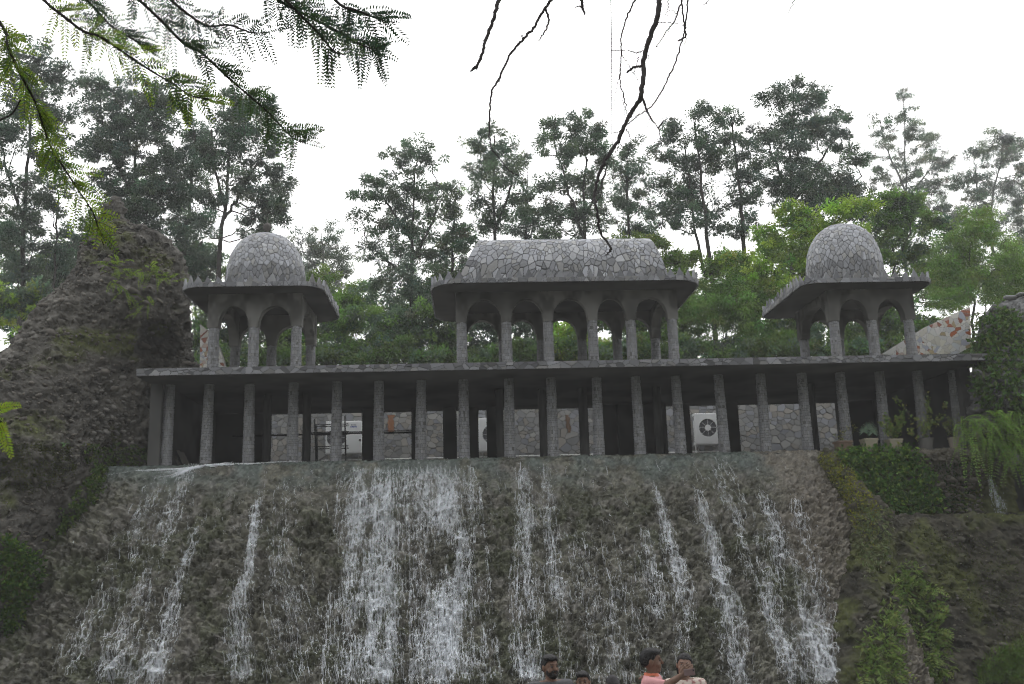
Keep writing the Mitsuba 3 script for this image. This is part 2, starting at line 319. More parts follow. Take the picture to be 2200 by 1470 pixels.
# ---------------------------------------------------------------- roof pavilions
def arch_wall(L, H, spring, openings, rise):
    """Outline of an arcade wall above the columns; openings are (x0, x1)."""
    p = sbox(0, spring, L, H)
    for x0, x1 in openings:
        t = np.linspace(0, np.pi, 19); c, w = (x0+x1)/2, (x1-x0)/2
        # a slightly pointed arch
        xs = c-w*np.cos(t); zs = spring-0.001+rise*(np.sin(t)**0.85)
        p = p.difference(Polygon(np.vstack([np.stack([xs, zs], 1), [[x1, spring-1], [x0, spring-1]]])))
    return p
def rounded_rect(x0, x1, y0, y1, r): return sbox(x0+r, y0+r, x1-r, y1-r).buffer(r, quad_segs=8)
def eave(pav, x0, x1, y0, y1, z0, z1, r, seed, drop=0.0):
    poly = rounded_rect(x0, x1, y0, y1, r); core = poly.buffer(-0.03)
    v, f = extrude(core, z1-z0); v[:, 2] += z0; e = part(pav, 'eave', (v, f), 'soffit')
    ring = np.array(poly.exterior.coords); L = poly.exterior.length; R = rng(seed)
    def surf(q, h):
        o = []
        for s, z in q:
            p = poly.exterior.interpolate(s % L); a = poly.exterior.interpolate((s+0.02) % L); b = poly.exterior.interpolate((s-0.02) % L)
            t = np.array([a.x-b.x, a.y-b.y]); t /= np.linalg.norm(t)+1e-9; sg = 1 if poly.exterior.is_ccw else -1
            nrm = np.array([t[1], -t[0]])*sg; o.append([p.x+nrm[0]*(h-0.03), p.y+nrm[1]*(h-0.03), z])
        return np.array(o)
    pl, co, vis = [], [], []
    for c in voronoi_cells(sbox(0, z0+0.002, L, z1), int(L/0.085), seed+1, relax=0):
        m = plate(c, surf, 0.004, -0.01, 0.028+R.uniform(0, 0.02))
        if m is not None: pl.append(m); co.append(pick(R, jit=0.25)*R.uniform(0.5, 0.8)); vis.append(-m[0][:, 1].mean())
    pieces(e, 'stone', pl, co, keep=vis)
    n = int(L/0.262); up, uc, uv_ = [], [], []
    for i in range(n):
        s0 = (i+0.5)*L/n; hw = L/n*R.uniform(0.42, 0.55); h = R.uniform(0.14, 0.25); th = 0.045; j = R.uniform(-0.04, 0.04)
        A = surf(np.array([(s0-hw, z1-0.05), (s0+hw, z1-0.05), (s0+j, z1+h)]), 0.025); B = surf(np.array([(s0-hw, z1-0.05), (s0+hw, z1-0.05), (s0+j, z1+h*0.98)]), 0.025-th)
        A[2, 2] += 0; v = np.vstack([A, B]); f = np.array([[0, 1, 2], [5, 4, 3], [0, 3, 4], [0, 4, 1], [1, 4, 5], [1, 5, 2], [2, 5, 3], [2, 3, 0]])
        up.append((v, f)); uc.append(pick(R, jit=0.2)*R.uniform(0.5, 0.8)); uv_.append(-v[:, 1].mean())
    pieces(e, 'merlon', up, uc, keep=uv_)
    return e
def arcade(pav, xs, ys, z0, spring, ztop, th, rise, r, seed, side_mid=False):
    """Columns at xs along front and back, arch walls on all four sides."""
    cw = 0.30
    for yi, Y in enumerate(ys):
        for xi, X in enumerate(xs): tile_column(pav, (X, Y, z0), (X, Y, spring+0.02), r, r*0.9, seed+10*yi+xi)
        p = arch_wall(xs[-1]-xs[0]+cw, ztop, spring, [(xs[i]-xs[0]+cw*0.92, xs[i+1]-xs[0]+cw*0.08) for i in range(len(xs)-1)], rise)
        v, f = extrude(p, th); v = np.stack([v[:, 0]+xs[0]-cw/2, Y-th/2+v[:, 2], v[:, 1]], 1); part(pav, 'arch_wall', (v, f[:, ::-1]), 'concrete')
    D = ys[1]-ys[0]
    for X in (xs[0], xs[-1]):
        p = arch_wall(D-th, ztop, spring, [(0.05, D-th-0.05)], rise*1.15)
        v, f = extrude(p, th); v = np.stack([X-th/2+v[:, 2], v[:, 0]+ys[0]+th/2, v[:, 1]], 1); part(pav, 'arch_wall', (v, f), 'concrete')
def dome(pav, cx, cy, z0, r, h, seed, bulge=0.0, n=560, finial=True, full=0.74):
    """A dome clad in crazy paving of grey stone; superellipse profile of radius r and height h."""
    def surf3(d, off):       # unit directions (upper half and a little below) to the dome
        el = np.arcsin(np.clip(d[:, 2], -1, 1)); k = np.abs(np.cos(el))**full*(1+bulge*np.sin(2.6*np.clip(el, 0, 1.2)))
        a = d[:, :2]/np.maximum(np.linalg.norm(d[:, :2], axis=1, keepdims=True), 1e-9)
        return np.stack([cx+a[:, 0]*(r*k+off*np.cos(el)), cy+a[:, 1]*(r*k+off*np.cos(el)), z0+np.sign(el)*np.abs(np.sin(el))**0.86*h+off*np.sin(el)], 1)
    ang = np.linspace(-0.12, np.pi/2, 26); prof = surf3(np.stack([np.cos(ang), 0*ang, np.sin(ang)], 1), 0.0)
    dk = part(pav, 'dome', lathe(np.stack([np.maximum(prof[:, 0]-cx, 1e-4), prof[:, 2]], 1), np.array([cx, cy, 0]), 48), 'stone', (0.12, 0.12, 0.118), True)
    R = rng(seed); i = np.arange(n)+0.5; ph = i*2.399963; z = 1-2*i/n
    p = np.stack([np.cos(ph)*np.sqrt(1-z*z), np.sin(ph)*np.sqrt(1-z*z), z], 1)+R.normal(size=(n, 3))*0.03; p /= np.linalg.norm(p, axis=1, keepdims=True)
    sv = SphericalVoronoi(p); sv.sort_vertices_of_regions(); pl, co, vis = [], [], []
    for q, reg in zip(p, sv.regions):
        if q[2] < 0.0: continue
        V = sv.vertices[reg]; V[:, 2] = np.maximum(V[:, 2], -0.02); c = V.mean(0); e = np.linalg.norm(V-c, axis=1, keepdims=True)
        W = c+(V-c)*(1-0.0075/np.maximum(e, 0.03)); U = c+(V-c)*(1-0.014/np.maximum(e, 0.03))
        hgt = R.uniform(0.016, 0.03); m = len(V); lo, mid, hi = surf3(W, -0.01), surf3(W, hgt*0.7), surf3(U, hgt); ce = surf3(c[None]/np.linalg.norm(c), hgt+0.002)
        v = np.vstack([lo, mid, hi, ce]); j = np.arange(m); k = (j+1) % m
        f = np.vstack([np.stack([j, k, k+m], 1), np.stack([j, k+m, j+m], 1), np.stack([j+m, k+m, k+2*m], 1), np.stack([j+m, k+2*m, j+2*m], 1), np.stack([j+2*m, k+2*m, j*0+3*m], 1)])
        nn = np.cross(v[f[-1][1]]-v[f[-1][0]], v[f[-1][2]]-v[f[-1][0]])
        if nn@c < 0: f = f[:, ::-1]
        dirt = 0.62 if (q[2] < 0.30 and fbm(q[None]*3.0, 2, seed)[0] > 0.38) else 1.0
        pl.append((v, f)); co.append(pick(R, jit=0.15)*1.1*dirt); vis.append(-c[1])
    pieces(dk, 'stone', pl, co, keep=vis)
    if finial:
        zt = z0+h
        part(pav, 'finial', lathe([(0.05, zt-0.02), (0.035, zt+0.06), (0.03, zt+0.13), (0.045, zt+0.15), (0.10, zt+0.19), (0.125, zt+0.26), (0.10, zt+0.33), (0.04, zt+0.37), (0.012, zt+0.40), (0.008, zt+0.56), (0.0005, zt+0.57)], np.array([cx, cy, 0]), 14), 'stone', (0.10, 0.09, 0.08), True)
YP0, YP1 = 24.9, 27.25
def square_pavilion(label, pxs, arch_y, wall_y, eave_y, ex, ov, dome_c, dome_r, dome_top, seed, bulge, finial, rr, name='domed_pavilion'):
    pav = thing(name, label, 'pavilion', None)
    xs = [at(p, 770, YP0)[0] for p in pxs]; xm = (pxs[0]+pxs[-1])/2
    spring = at(xm, arch_y[1], YP0)[2]; rise = at(xm, arch_y[0], YP0)[2]-spring; ztop = at(xm, wall_y, YP0)[2]
    arcade(pav, xs, (YP0, YP1), ZD, spring, ztop, 0.26, rise, 0.135, seed)
    x0, x1 = ex; e0 = ztop; eave(pav, x0, x1, YP0-ov, YP1+ov, e0, e0+0.13, rr, seed+50)
    cy = (YP0+YP1)/2; cx = at(dome_c, 560, cy)[0]; zt = at(dome_c, dome_top, cy)[2]; r = dome_r/2062*cy*1.0
    # a low ring lifts the dome off the eave
    part(pav, 'drum', lathe([(r*1.02, e0+0.17), (r*1.03, e0+0.22), (r*0.99, e0+0.3), (0.01, e0+0.3)], np.array([cx, cy, 0]), 40), 'stone', (0.26, 0.26, 0.265))
    dome(pav, cx, cy, e0+0.30, r, zt-e0-0.30, seed+60, bulge, 1350, finial, 0.74 if finial else 0.66)
    return pav
xl = lambda px, py, Y: at(px, py, Y)[0]
square_pavilion('left roof pavilion with a stone dome topped by a small ball finial', [457.6, 544, 636], (660, 705), 634, 613, (xl(391, 625, 24.5), xl(694, 613, 24.3)), 0.85, 572, 85, 507, 400, 0.02, True, 0.62)
square_pavilion('right roof pavilion with a bulging stone dome and no finial', [1799, 1881, 1961], (645, 690), 624, 585, (xl(1722, 590, 24.2), xl(2004, 583, 24.2)), 0.85, 1812, 81, 488, 500, 0.06, False, 0.45)
pav = thing('vaulted_pavilion', 'long middle roof pavilion with five arches under a vaulted stone-clad roof', 'pavilion')
pxs = [993, 1090, 1180, 1276, 1359, 1449]; xs = [at(p, 775, YP0)[0] for p in pxs]
spring = at(1220, 692, YP0)[2]; rise = at(1220, 643, YP0)[2]-spring; ztop = at(1220, 628, YP0)[2]
arcade(pav, xs, (YP0, YP1), ZD, spring, ztop, 0.26, rise, 0.135, 600)
ex0, ex1 = xl(925, 615, 24.3), xl(1504, 600, 24.3)
ek = eave(pav, ex0, ex1, YP0-1.05, YP1+0.9, ztop, ztop+0.13, 0.75, 650)
# vaulted roof
cy = (YP0+YP1)/2; zb = ztop+0.17; yh = 1.32; zt = at(1200, 525, cy)[2]; hh = zt-zb
bx0, bx1 = xl(978, 588, 25.2), xl(1432, 582, 25.2); tx0, tx1 = xl(1030, 527, cy), xl(1384, 525, cy)
def vault(q, h):     # q = (u along the length 0..1, angle)
    u, a = q[:, 0], q[:, 1]; ca, sa = np.cos(a), np.sin(a)
    y = -np.sign(ca)*np.abs(ca)**0.72*(yh+h); z = np.abs(sa)**0.85*(hh+h)
    t = np.clip(z/hh, 0, 1)
    return np.stack([(bx0+(tx0-bx0)*t)*(1-u)+(bx1+(tx1-bx1)*t)*u, cy+y, zb+z], 1)
U, A = np.meshgrid(np.linspace(0, 1, 30), np.linspace(0, np.pi, 30), indexing='ij')
P = vault(np.stack([U.ravel(), A.ravel()], 1), 0.0).reshape(30, 30, 3)
m1 = grid_mesh(P[:, ::-1]); ends = []
for i, flip in ((0, False), (-1, True)):
    ring = P[i]; c = ring.mean(0); v = np.vstack([ring, c]); j = np.arange(29); f = np.stack([j, j+1, j*0+30], 1); ends.append((v, f[:, ::-1] if flip else f))
rk = part(pav, 'roof', cat([m1]+ends), 'stone', (0.12, 0.12, 0.118))
arcL = 3.6; LL = bx1-bx0; R = rng(31); pl, co, vis = [], [], []
for c in voronoi_cells(sbox(0.0, 0.05, LL, arcL-0.05), 980, 33, relax=0):
    sf = lambda q, h: vault(np.stack([q[:, 0]/LL, q[:, 1]/arcL*np.pi], 1), h)
    m = plate(c, sf, 0.0085, -0.02, R.uniform(0.014, 0.028), 0.4)
    if m is not None:
        v, f = m; pl.append((v, f[:, ::-1] if np.cross(v[f[-1][1]]-v[f[-1][0]], v[f[-1][2]]-v[f[-1][0]])@(v.mean(0)-np.array([v[:, 0].mean(), cy, zb])) < 0 else f))
        low = c.centroid.y < 0.42 and fbm(np.array([[c.centroid.x*2, c.centroid.y*2, 0]]), 2, 3)[0] > 0.42
        co.append(pick(R, jit=0.14)*(0.72 if low else 1.1)); vis.append(-v[:, 1].mean())
pieces(rk, 'stone', pl, co, keep=vis)

# mosaic parapets of broken glazed tile at both ends of the deck
MP = np.array([(0.62, 0.62, 0.58), (0.60, 0.58, 0.50), (0.66, 0.65, 0.62), (0.55, 0.57, 0.58), (0.62, 0.60, 0.55), (0.40, 0.14, 0.07), (0.30, 0.12, 0.08), (0.42, 0.34, 0.2), (0.42, 0.44, 0.5), (0.64, 0.63, 0.58), (0.58, 0.56, 0.48), (0.52, 0.42, 0.36), (0.62, 0.62, 0.6), (0.60, 0.6, 0.58), (0.64, 0.62, 0.56), (0.6, 0.58, 0.55), (0.62, 0.6, 0.54)])
def mosaic(label, pix, Y, n, seed):
    k = thing('mosaic_parapet', label, 'parapet wall'); P = ats(pix, Y); P[:, 2] = np.maximum(P[:, 2], ZD+0.003)
    poly = Polygon(P[:, [0, 2]]); v, f = extrude(poly, 0.16); part(k, 'wall_core', (np.stack([v[:, 0], Y+v[:, 2], v[:, 1]], 1), f[:, ::-1]), 'plain', (0.42, 0.40, 0.37))
    R = rng(seed); pl, co = [], []
    for c in voronoi_cells(poly, n, seed+1, relax=0):
        m = plate(c, front_surf(Y), 0.005, -0.004, R.uniform(0.006, 0.014))
        if m is not None: pl.append(m); co.append(pick(R, MP, 0.1))
    pieces(k, 'tile', pl, co, bsdf='glossy')
mosaic('white and rust-red mosaic parapet sloping down at the right end of the deck', [(1893, 762), (1990, 702), (2072, 664), (2084, 660), (2087, 745), (2040, 770)], 26.2, 130, 70)
mosaic('pale mosaic parapet beside the left mound behind the first column', [(429, 800), (430, 696), (452, 714), (470, 742), (481, 775), (484, 800)], 25.9, 60, 72)
# ---------------------------------------------------------------- the setting: ground, pool, hill, rock faces
def sheet(x0, x1, y0, y1, z, nx=2, ny=2):
    X, Y = np.meshgrid(np.linspace(x0, x1, nx), np.linspace(y0, y1, ny), indexing='ij'); return np.stack([X, Y, np.full(X.shape, z)], -1)
structure('ground', grid_mesh(sheet(-320, 320, -95, 415, -1.4)), 'earth', (0.10, 0.10, 0.07))
structure('pavement', box(-14, 14, -6, 15.5, -1.3, 0.0), 'concrete')
structure('pool_water', grid_mesh(sheet(-14, 14, 15.5, 24, -0.55)), 'water_surface', label='dark pool at the foot of the waterfall')
P = sheet(-150, 150, 34.4, 260, 0.0, 120, 90); X, Y = P[..., 0], P[..., 1]
P[..., 2] = -1.5+(9.0-0.2+0.02*(Y-34)+1.2*(fbm(P*0.06, 3, 2)-0.5))*sstep(33.5, 34.6, Y)*(1-sstep(200, 260, Y))*(1-sstep(90, 150, np.abs(X)))
structure('hill', grid_mesh(P), 'earth', (0.07, 0.075, 0.045), True)

# rock face that the water runs down: a profile swept along the crest, pushed out by lumps of stone set in mortar
PROF = np.array([(25.95, 5.28), (25.72, 5.33), (25.50, 5.22), (25.28, 4.90), (24.95, 4.38), (24.2, 3.32), (23.2, 1.92), (22.2, 0.52), (21.2, -0.88), (20.8, -1.5)])
_s = np.r_[0, np.cumsum(np.linalg.norm(np.diff(PROF, axis=0), axis=1))]; SLEN = _s[-1]
def lumps(p, cell, seed):
    """Rounded stones of one size in jittered cells: 1 at the centre of a stone, 0 in the joints (2-d points)."""
    q = p/cell; i = np.floor(q).astype(int); d1 = np.full(len(p), 9.0); d2 = np.full(len(p), 9.0); w = np.zeros(len(p))
    for a in (-1, 0, 1):
        for b in (-1, 0, 1):
            c = i+[a, b]; h = lambda k: meshkit.noise(np.stack([c[:, 0]*1.0, c[:, 1]*1.0, np.full(len(c), k*7.0)], 1), seed)
            e = np.linalg.norm(c+np.stack([h(1), h(2)], 1)-q, axis=1); hh = h(3)
            w = np.where(e < d1, hh, w); d2 = np.where(e < d1, d1, np.minimum(d2, e)); d1 = np.minimum(d1, e)
    return np.clip((d2-d1)*1.6, 0, 1), w
def cliff(xs, ss):
    """(points, normals) of the rock face at x and arc length s (arrays of one shape)."""
    y = np.interp(ss, _s, PROF[:, 0]); z = np.interp(ss, _s, PROF[:, 1]); dy, dz = np.interp(ss, _s, np.gradient(PROF[:, 0], _s)), np.interp(ss, _s, np.gradient(PROF[:, 1], _s))
    n = np.stack([np.zeros_like(y), dz, -dy], -1); n /= np.linalg.norm(n, axis=-1, keepdims=True); n *= np.where(n[..., 1:2] > 0, -1, 1)
    y = y-0.25*(fbm(np.stack([xs*0.22, ss*0.22, 0*xs+3], -1), 2, 21)-0.5)*sstep(0.3, 1.2, ss)
    return np.stack([xs, y, z], -1), n
CX0, CX1 = -14.0, 10.1
NX, NS = 980, 330
xg = np.linspace(CX0, CX1, NX); sg = np.linspace(0, SLEN, NS)
GX, GS = np.meshgrid(xg, sg, indexing='ij'); base, nor = cliff(GX, GS)
q = np.stack([GX.ravel(), GS.ravel()], 1); warp = np.stack([fbm(np.c_[q*1.7, 0*q[:, 0]], 2, 4), fbm(np.c_[q*1.7, 0*q[:, 0]+5], 2, 5)], 1)-0.5
l1, w1 = lumps(q+warp*0.35, 0.46, 31); l2, w2 = lumps((q+warp*0.2)*[0.8, 1.35], 0.19, 32); l3, w3 = lumps((q+warp*0.1)*[0.8, 1.3], 0.085, 33)
f1 = fbm(np.c_[q*0.9, 0*q[:, 0]+1], 4, 8); f2 = fbm(np.c_[q*5.5, 0*q[:, 0]+2], 4, 9)
rough = 0.35*sstep(0.2, 0.8, q[:, 1])+0.75*sstep(0.9, 2.6, q[:, 1]); ledge = 0.5+0.5*np.sin((q[:, 1]+0.35*warp[:, 0])*2*np.pi/0.42)
f3 = fbm(np.c_[q*13, 0*q[:, 0]+4], 3, 10)
disp = (0.03+rough*0.10)*np.sqrt(l1)*(0.3+w1)+(0.02+rough*0.085)*np.sqrt(l2)*(0.25+w2)*1.25+0.06*np.sqrt(l3)*(0.3+w3)+0.10*rough*(f3-0.5)-rough*0.13*sstep(0.60, 0.68, f2)-rough*0.06*sstep(0.58, 0.66, f3)+(0.04+0.13*rough)*(f2-0.5)+0.2*rough*(f1-0.5)+0.035*rough*ledge*sstep(0.2, 0.5, f1)
disp *= sstep(0.05, 0.4, q[:, 1])*0.85+0.15
DISP = disp.reshape(NX, NS); CP = base+nor*DISP[..., None]
def on_cliff(x, s, h):
    """Points h metres off the finished rock face."""
    b, n = cliff(np.asarray(x, float), np.asarray(s, float))
    d = map_coordinates(DISP, [(np.asarray(x)-CX0)/(CX1-CX0)*(NX-1), np.asarray(s)/SLEN*(NS-1)], order=1, mode='nearest')
    return b+n*(d+h)[..., None]
# colour: olive and grey-brown stones, a teal algae band under the crest, rusty and mossy blotches
g = lambda k, sc, o=4: fbm(np.c_[q*sc, 0*q[:, 0]+k], o, 50+k)
col = lerp((0.104, 0.1, 0.072), (0.208, 0.2, 0.155), sstep(0.3, 0.7, 0.3*w1+0.35*w2+0.35*g(1, 3.0)))
col = lerp(col, np.tile((0.10, 0.108, 0.06), (len(q), 1)), 0.75*sstep(0.46, 0.62, g(2, 1.1))*rough)
col = lerp(col, np.tile((0.08, 0.075, 0.055), (len(q), 1)), 0.7*sstep(0.5, 0.64, g(3, 2.3)))
col = lerp(col, np.tile((0.28, 0.26, 0.23), (len(q), 1)), 0.6*sstep(0.55, 0.7, g(4, 4.0)))
band = (1-sstep(0.55, 1.6, q[:, 1]+0.9*(g(5, 1.3)-0.5)))*sstep(0.30, 0.55, g(6, 1.6))
col = lerp(col, np.tile((0.135, 0.172, 0.158), (len(q), 1)), 0.7*band)
edge = sstep(7.3, 8.3, q[:, 0]+1.2*(g(7, 1.0)-0.5)-0.1*q[:, 1])
col = lerp(col, np.tile((0.25, 0.215, 0.175), (len(q), 1)), 0.7*edge)
col = col*(0.9*(0.62+0.76*g(8, 9.0, 2))*(0.55+0.9*g(9, 26.0, 2)))[:, None]
structure('rock_face', grid_mesh(CP[:, ::-1]), 'wet_rock', col.reshape(NX, NS, 3)[:, ::-1].reshape(-1, 3), True)

ROCKS = {}
def rock(name, fn, lo, hi, step, seed, amp, palette, moss, label=None, bsdf='rock', cobble=0.0, mossz=None):
    xs, ys, zs = (np.arange(a, b+step, step) for a, b in zip(lo, hi))
    v, f = surface_net(fn, xs, ys, zs); n = normals(v, f)
    d = amp*(0.9*(fbm(v*1.1, 3, seed)-0.5)+0.55*(fbm(v*3.3, 3, seed+1)-0.5)+0.30*(np.abs(fbm(v*8.5, 3, seed+2)-0.5)*2-0.4))
    v = v+n*d[:, None]
    m = trimesh.Trimesh(v, f, process=False)
    v, f = trimesh.remesh.subdivide(v, f)
    v = np.asarray(v); f = np.asarray(f); n = normals(v, f)
    q2 = np.stack([v[:, 0]+v[:, 1]*0.6, v[:, 2]*1.25], 1); l, w = lumps(q2+0.25*np.stack([fbm(v*1.7, 2, seed+7), fbm(v*1.7, 2, seed+8)], 1), 0.17, seed+9)
    stony = sstep(0.42, 0.6, fbm(v*0.55+3, 2, seed+10))
    v = v+n*((0.055+cobble)*np.sqrt(l)*(0.2+w)*stony+0.20*(fbm(v*5.5, 3, seed+11)-0.5)+0.09*(fbm(v*15, 3, seed+12)-0.5)-0.10*sstep(0.60, 0.68, fbm(v*4, 3, seed+13)))[:, None]
    t = fbm(v*1.5, 4, seed+3); c = lerp(palette[0], palette[1], sstep(0.3, 0.7, t)); c = lerp(c, np.tile(palette[2], (len(v), 1)), 0.7*sstep(0.52, 0.68, fbm(v*3.1, 3, seed+4)))
    c = c*(0.75+0.5*w[:, None]*stony[:, None])
    ms = sstep(0.5, 0.66, fbm(v*0.8+11, 4, seed+5)+moss+(0 if mossz is None else mossz(v)))
    c = lerp(c, np.tile((0.085, 0.095, 0.028), (len(v), 1)), 0.85*ms); c *= (0.5+1.0*fbm(v*20, 2, seed+6))[:, None]
    ROCKS[name] = (v, normals(v, f))
    return structure(name, (v, f), bsdf, c, True, label)
# left mound: a tall rough cone of cemented boulders with a lower buttress in front
A = lambda x, y, Y: at(x, y, Y)
def mound(p):
    sc = lambda px, Y: px/2062*Y
    d = ellipsoid(p, A(240, 475, 27.3), (0.36, 0.45, 0.72))
    d = smin(d, ellipsoid(p, A(275, 560, 27.4), (1.28, 1.3, 1.05)), 0.3)
    d = smin(d, capsule(p, A(262, 545, 27.5), A(235, 700, 27.3), 0.95, 1.75), 0.3)
    d = smin(d, ellipsoid(p, A(330, 640, 27.6), (1.05, 1.3, 1.7)), 0.3)
    d = smin(d, capsule(p, A(355, 600, 27.8), A(378, 800, 27.6), 0.45, 0.62), 0.2)
    d = smin(d, capsule(p, A(150, 740, 26.4), A(40, 1010, 25.4), 1.2, 2.2), 0.5)
    d = smin(d, capsule(p, A(200, 745, 26.0), A(245, 985, 26.7), 0.55, 0.8), 0.35)
    d = smin(d, capsule(p, A(275, 780, 26.6), A(285, 985, 26.4), 0.42, 0.55), 0.3)
    d = smin(d, capsule(p, A(60, 830, 27.0), A(-120, 900, 26.5), 1.0, 1.6), 0.4)
    d = smin(d, capsule(p, A(285, 815, 28.2), A(290, 985, 28.2), 0.62, 0.7), 0.2)
    d = smin(d, ellipsoid(p, A(5, 1080, 24.6), (1.9, 1.5, 1.7)), 0.5)
    d = smin(d, ellipsoid(p, A(-85, 1260, 23.2), (1.6, 1.6, 2.2)), 0.5)
    d = -smin(-d, ellipsoid(p, A(348, 748, 26.75), (0.62, 0.8, 0.85)), 0.2)
    return d
def mossz(v): return 0.10*sstep(6.2, 4.8, v[:, 2])-0.03
rock('rock_mound', mound, (-16.5, 21.5, -1.6), (-7.2, 30.0, 14.0), 0.085, 700, 0.50, ((0.072, 0.066, 0.056), (0.125, 0.115, 0.098), (0.175, 0.163, 0.144)), -0.02, 'brown rough rock mound rising at the left end of the colonnade', cobble=0.02, mossz=mossz)
# right: rock behind the end of the gallery, a wall under the ledge and a lower mossy bank
def right_rock(p):
    d = ellipsoid(p, A(2232, 745, 25.3), (1.7, 1.3, 1.5)); d = smin(d, ellipsoid(p, A(2195, 850, 24.9), (1.25, 1.1, 1.3)), 0.3)
    d = smin(d, capsule(p, A(2122, 765, 26.3), A(2110, 1000, 25.1), 0.40, 0.38), 0.15)
    d = smin(d, ellipsoid(p, A(2330, 800, 26.0), (2.2, 1.8, 3.0)), 0.4); return d
rock('right_rock', right_rock, (10.4, 22.8, 3.4), (17.5, 28.5, 11.0), 0.085, 720, 0.5, ((0.14, 0.14, 0.135), (0.24, 0.24, 0.235), (0.10, 0.095, 0.085)), -0.03, 'grey craggy rock at the right end of the colonnade')
def rbox(p, x0, x1, y0, y1, z0, z1, r, lean=0.0):
    q = p.copy(); q[..., 1] = q[..., 1]+lean*(z1-q[..., 2])
    c = np.array([(x0+x1)/2, (y0+y1)/2, (z0+z1)/2]); h = np.array([(x1-x0)/2, (y1-y0)/2, (z1-z0)/2])-r
    d = np.abs(q-c)-h; return np.linalg.norm(np.maximum(d, 0), axis=-1)+np.minimum(d.max(-1), 0)-r
zl0, zl1 = A(1950, 968, 25.1)[2], A(1960, 1108, 23.9)[2]
xb = A(1788, 1000, 25.0)[0]; xc = A(1862, 1150, 23.8)[0]
def upper_bank(p): return rbox(p, xb, 19.0, 25.05, 26.3, 1.0, zl0, 0.12, 0.04)
rock('ledge_wall', upper_bank, (xb-0.5, 24.4, 0.6), (14.5, 27.0, zl0+0.5), 0.075, 740, 0.16, ((0.065, 0.06, 0.046), (0.12, 0.106, 0.08), (0.15, 0.135, 0.11)), 0.0, 'dark damp rubble wall under the ledge right of the waterfall')
def lower_bank(p):
    d = rbox(p, xc, 19.0, 23.75, 26.0, -2.2, zl1, 0.25, 0.42)
    d2 = capsule(p, A(1775, 985, 25.35), A(1880, 1120, 24.0), 0.20, 0.42); d = smin(d, d2, 0.35)
    d = smin(d, capsule(p, A(1872, 1110, 24.1), A(1845, 1480, 21.9), 0.42, 0.75), 0.35); return d
def mossz2(v): return 0.13*sstep(3.4, 4.4, v[:, 2])*sstep(10.4, 9.2, v[:, 0])+0.03
rock('lower_bank', lower_bank, (7.2, 19.0, -1.8), (14.5, 26.8, 5.9), 0.085, 760, 0.30, ((0.045, 0.041, 0.029), (0.082, 0.074, 0.053), (0.12, 0.108, 0.083)), 0.02, 'mossy rock bank right of the waterfall', mossz=mossz2)

# rounded boulders and cobbles bedded in the rock: the large ones are parts, the small ones one part of kind stuff
def cobbles(name, regions, seed):
    r = rng(seed); base = trimesh.creation.icosphere(2, 1.0); bv, bf = np.array(base.vertices), np.array(base.faces); small, sc = [], []
    base1 = trimesh.creation.icosphere(1, 1.0); b1v, b1f = np.array(base1.vertices), np.array(base1.faces)
    v, nn = ROCKS[name]; q = project(v); to = CAM-v; to /= np.linalg.norm(to, axis=1, keepdims=True); dd = np.linalg.norm(v-CAM, axis=1)
    for poly, n, s0, s1, big, c0, c1 in regions:
        import shapely; i = np.where(shapely.contains_xy(Polygon(poly), q[:, 0], q[:, 1]) & ((nn*to).sum(1) > 0.1))[0]
        if not len(i): continue
        cell = np.round(q[i]/10).astype(int); near = {}
        for a, c in enumerate(map(tuple, cell)): near[c] = min(near.get(c, 1e9), dd[i[a]])
        i = i[[dd[i[a]] < near[tuple(cell[a])]+0.3 for a in range(len(i))]]; i = r.choice(i, n)
        for j in i:
            s = s0+(s1-s0)*r.random()**2.5; V, F = (bv, bf) if big else (b1v, b1f)
            sh = np.array([1.25, 1.0, 0.72])*(0.75+0.5*r.random(3)); V = V*sh*s; V = V*(1+0.35*(fbm(V/s*0.9+r.random(3)*50, 2, seed)-0.5))[:, None]
            a = r.normal()*0.4; V = rotz_(V, r.random()*6.28)@np.array([[math.cos(a), 0, -math.sin(a)], [0, 1, 0], [math.sin(a), 0, math.cos(a)]]); V = V+v[j]+nn[j]*s*0.22
            c = lerp(np.array(c0), np.array(c1), np.array(r.random()))*(0.8+0.4*r.random())
            if big: part(name, 'stone', (V, F), 'stone', c, True)
            else: small.append((V, F)); sc.append(np.tile(c, (len(V), 1)))
    if small: part(name, 'cobbles', cat(small), 'stone', np.vstack(sc), True, kind='stuff')
def rotz_(p, a): c, s = math.cos(a), math.sin(a); return np.stack([p[:, 0]*c-p[:, 1]*s, p[:, 0]*s+p[:, 1]*c, p[:, 2]], -1)
D0, D1 = (0.085, 0.074, 0.06), (0.165, 0.147, 0.124)
cobbles('rock_mound', [([(205, 790), (270, 800), (295, 960), (190, 960)], 120, 0.04, 0.085, True, (0.10, 0.092, 0.08), (0.19, 0.178, 0.16)),
                       ([(120, 560), (400, 560), (410, 780), (0, 950), (0, 760)], 30, 0.06, 0.16, True, D0, D1),
                       ([(230, 440), (330, 500), (400, 600), (420, 780), (300, 800), (290, 960), (170, 1010), (60, 1200), (0, 1200), (0, 760), (110, 640), (160, 500)], 2600, 0.009, 0.05, False, D0, D1)], 780)
cobbles('lower_bank', [([(1860, 1110), (2200, 1150), (2200, 1470), (1840, 1470)], 14, 0.05, 0.11, True, (0.06, 0.056, 0.04), (0.11, 0.10, 0.08)), ([(1770, 990), (1880, 1100), (2200, 1140), (2200, 1470), (1840, 1470), (1850, 1150)], 500, 0.014, 0.05, False, (0.06, 0.056, 0.04), (0.12, 0.11, 0.085))], 782)
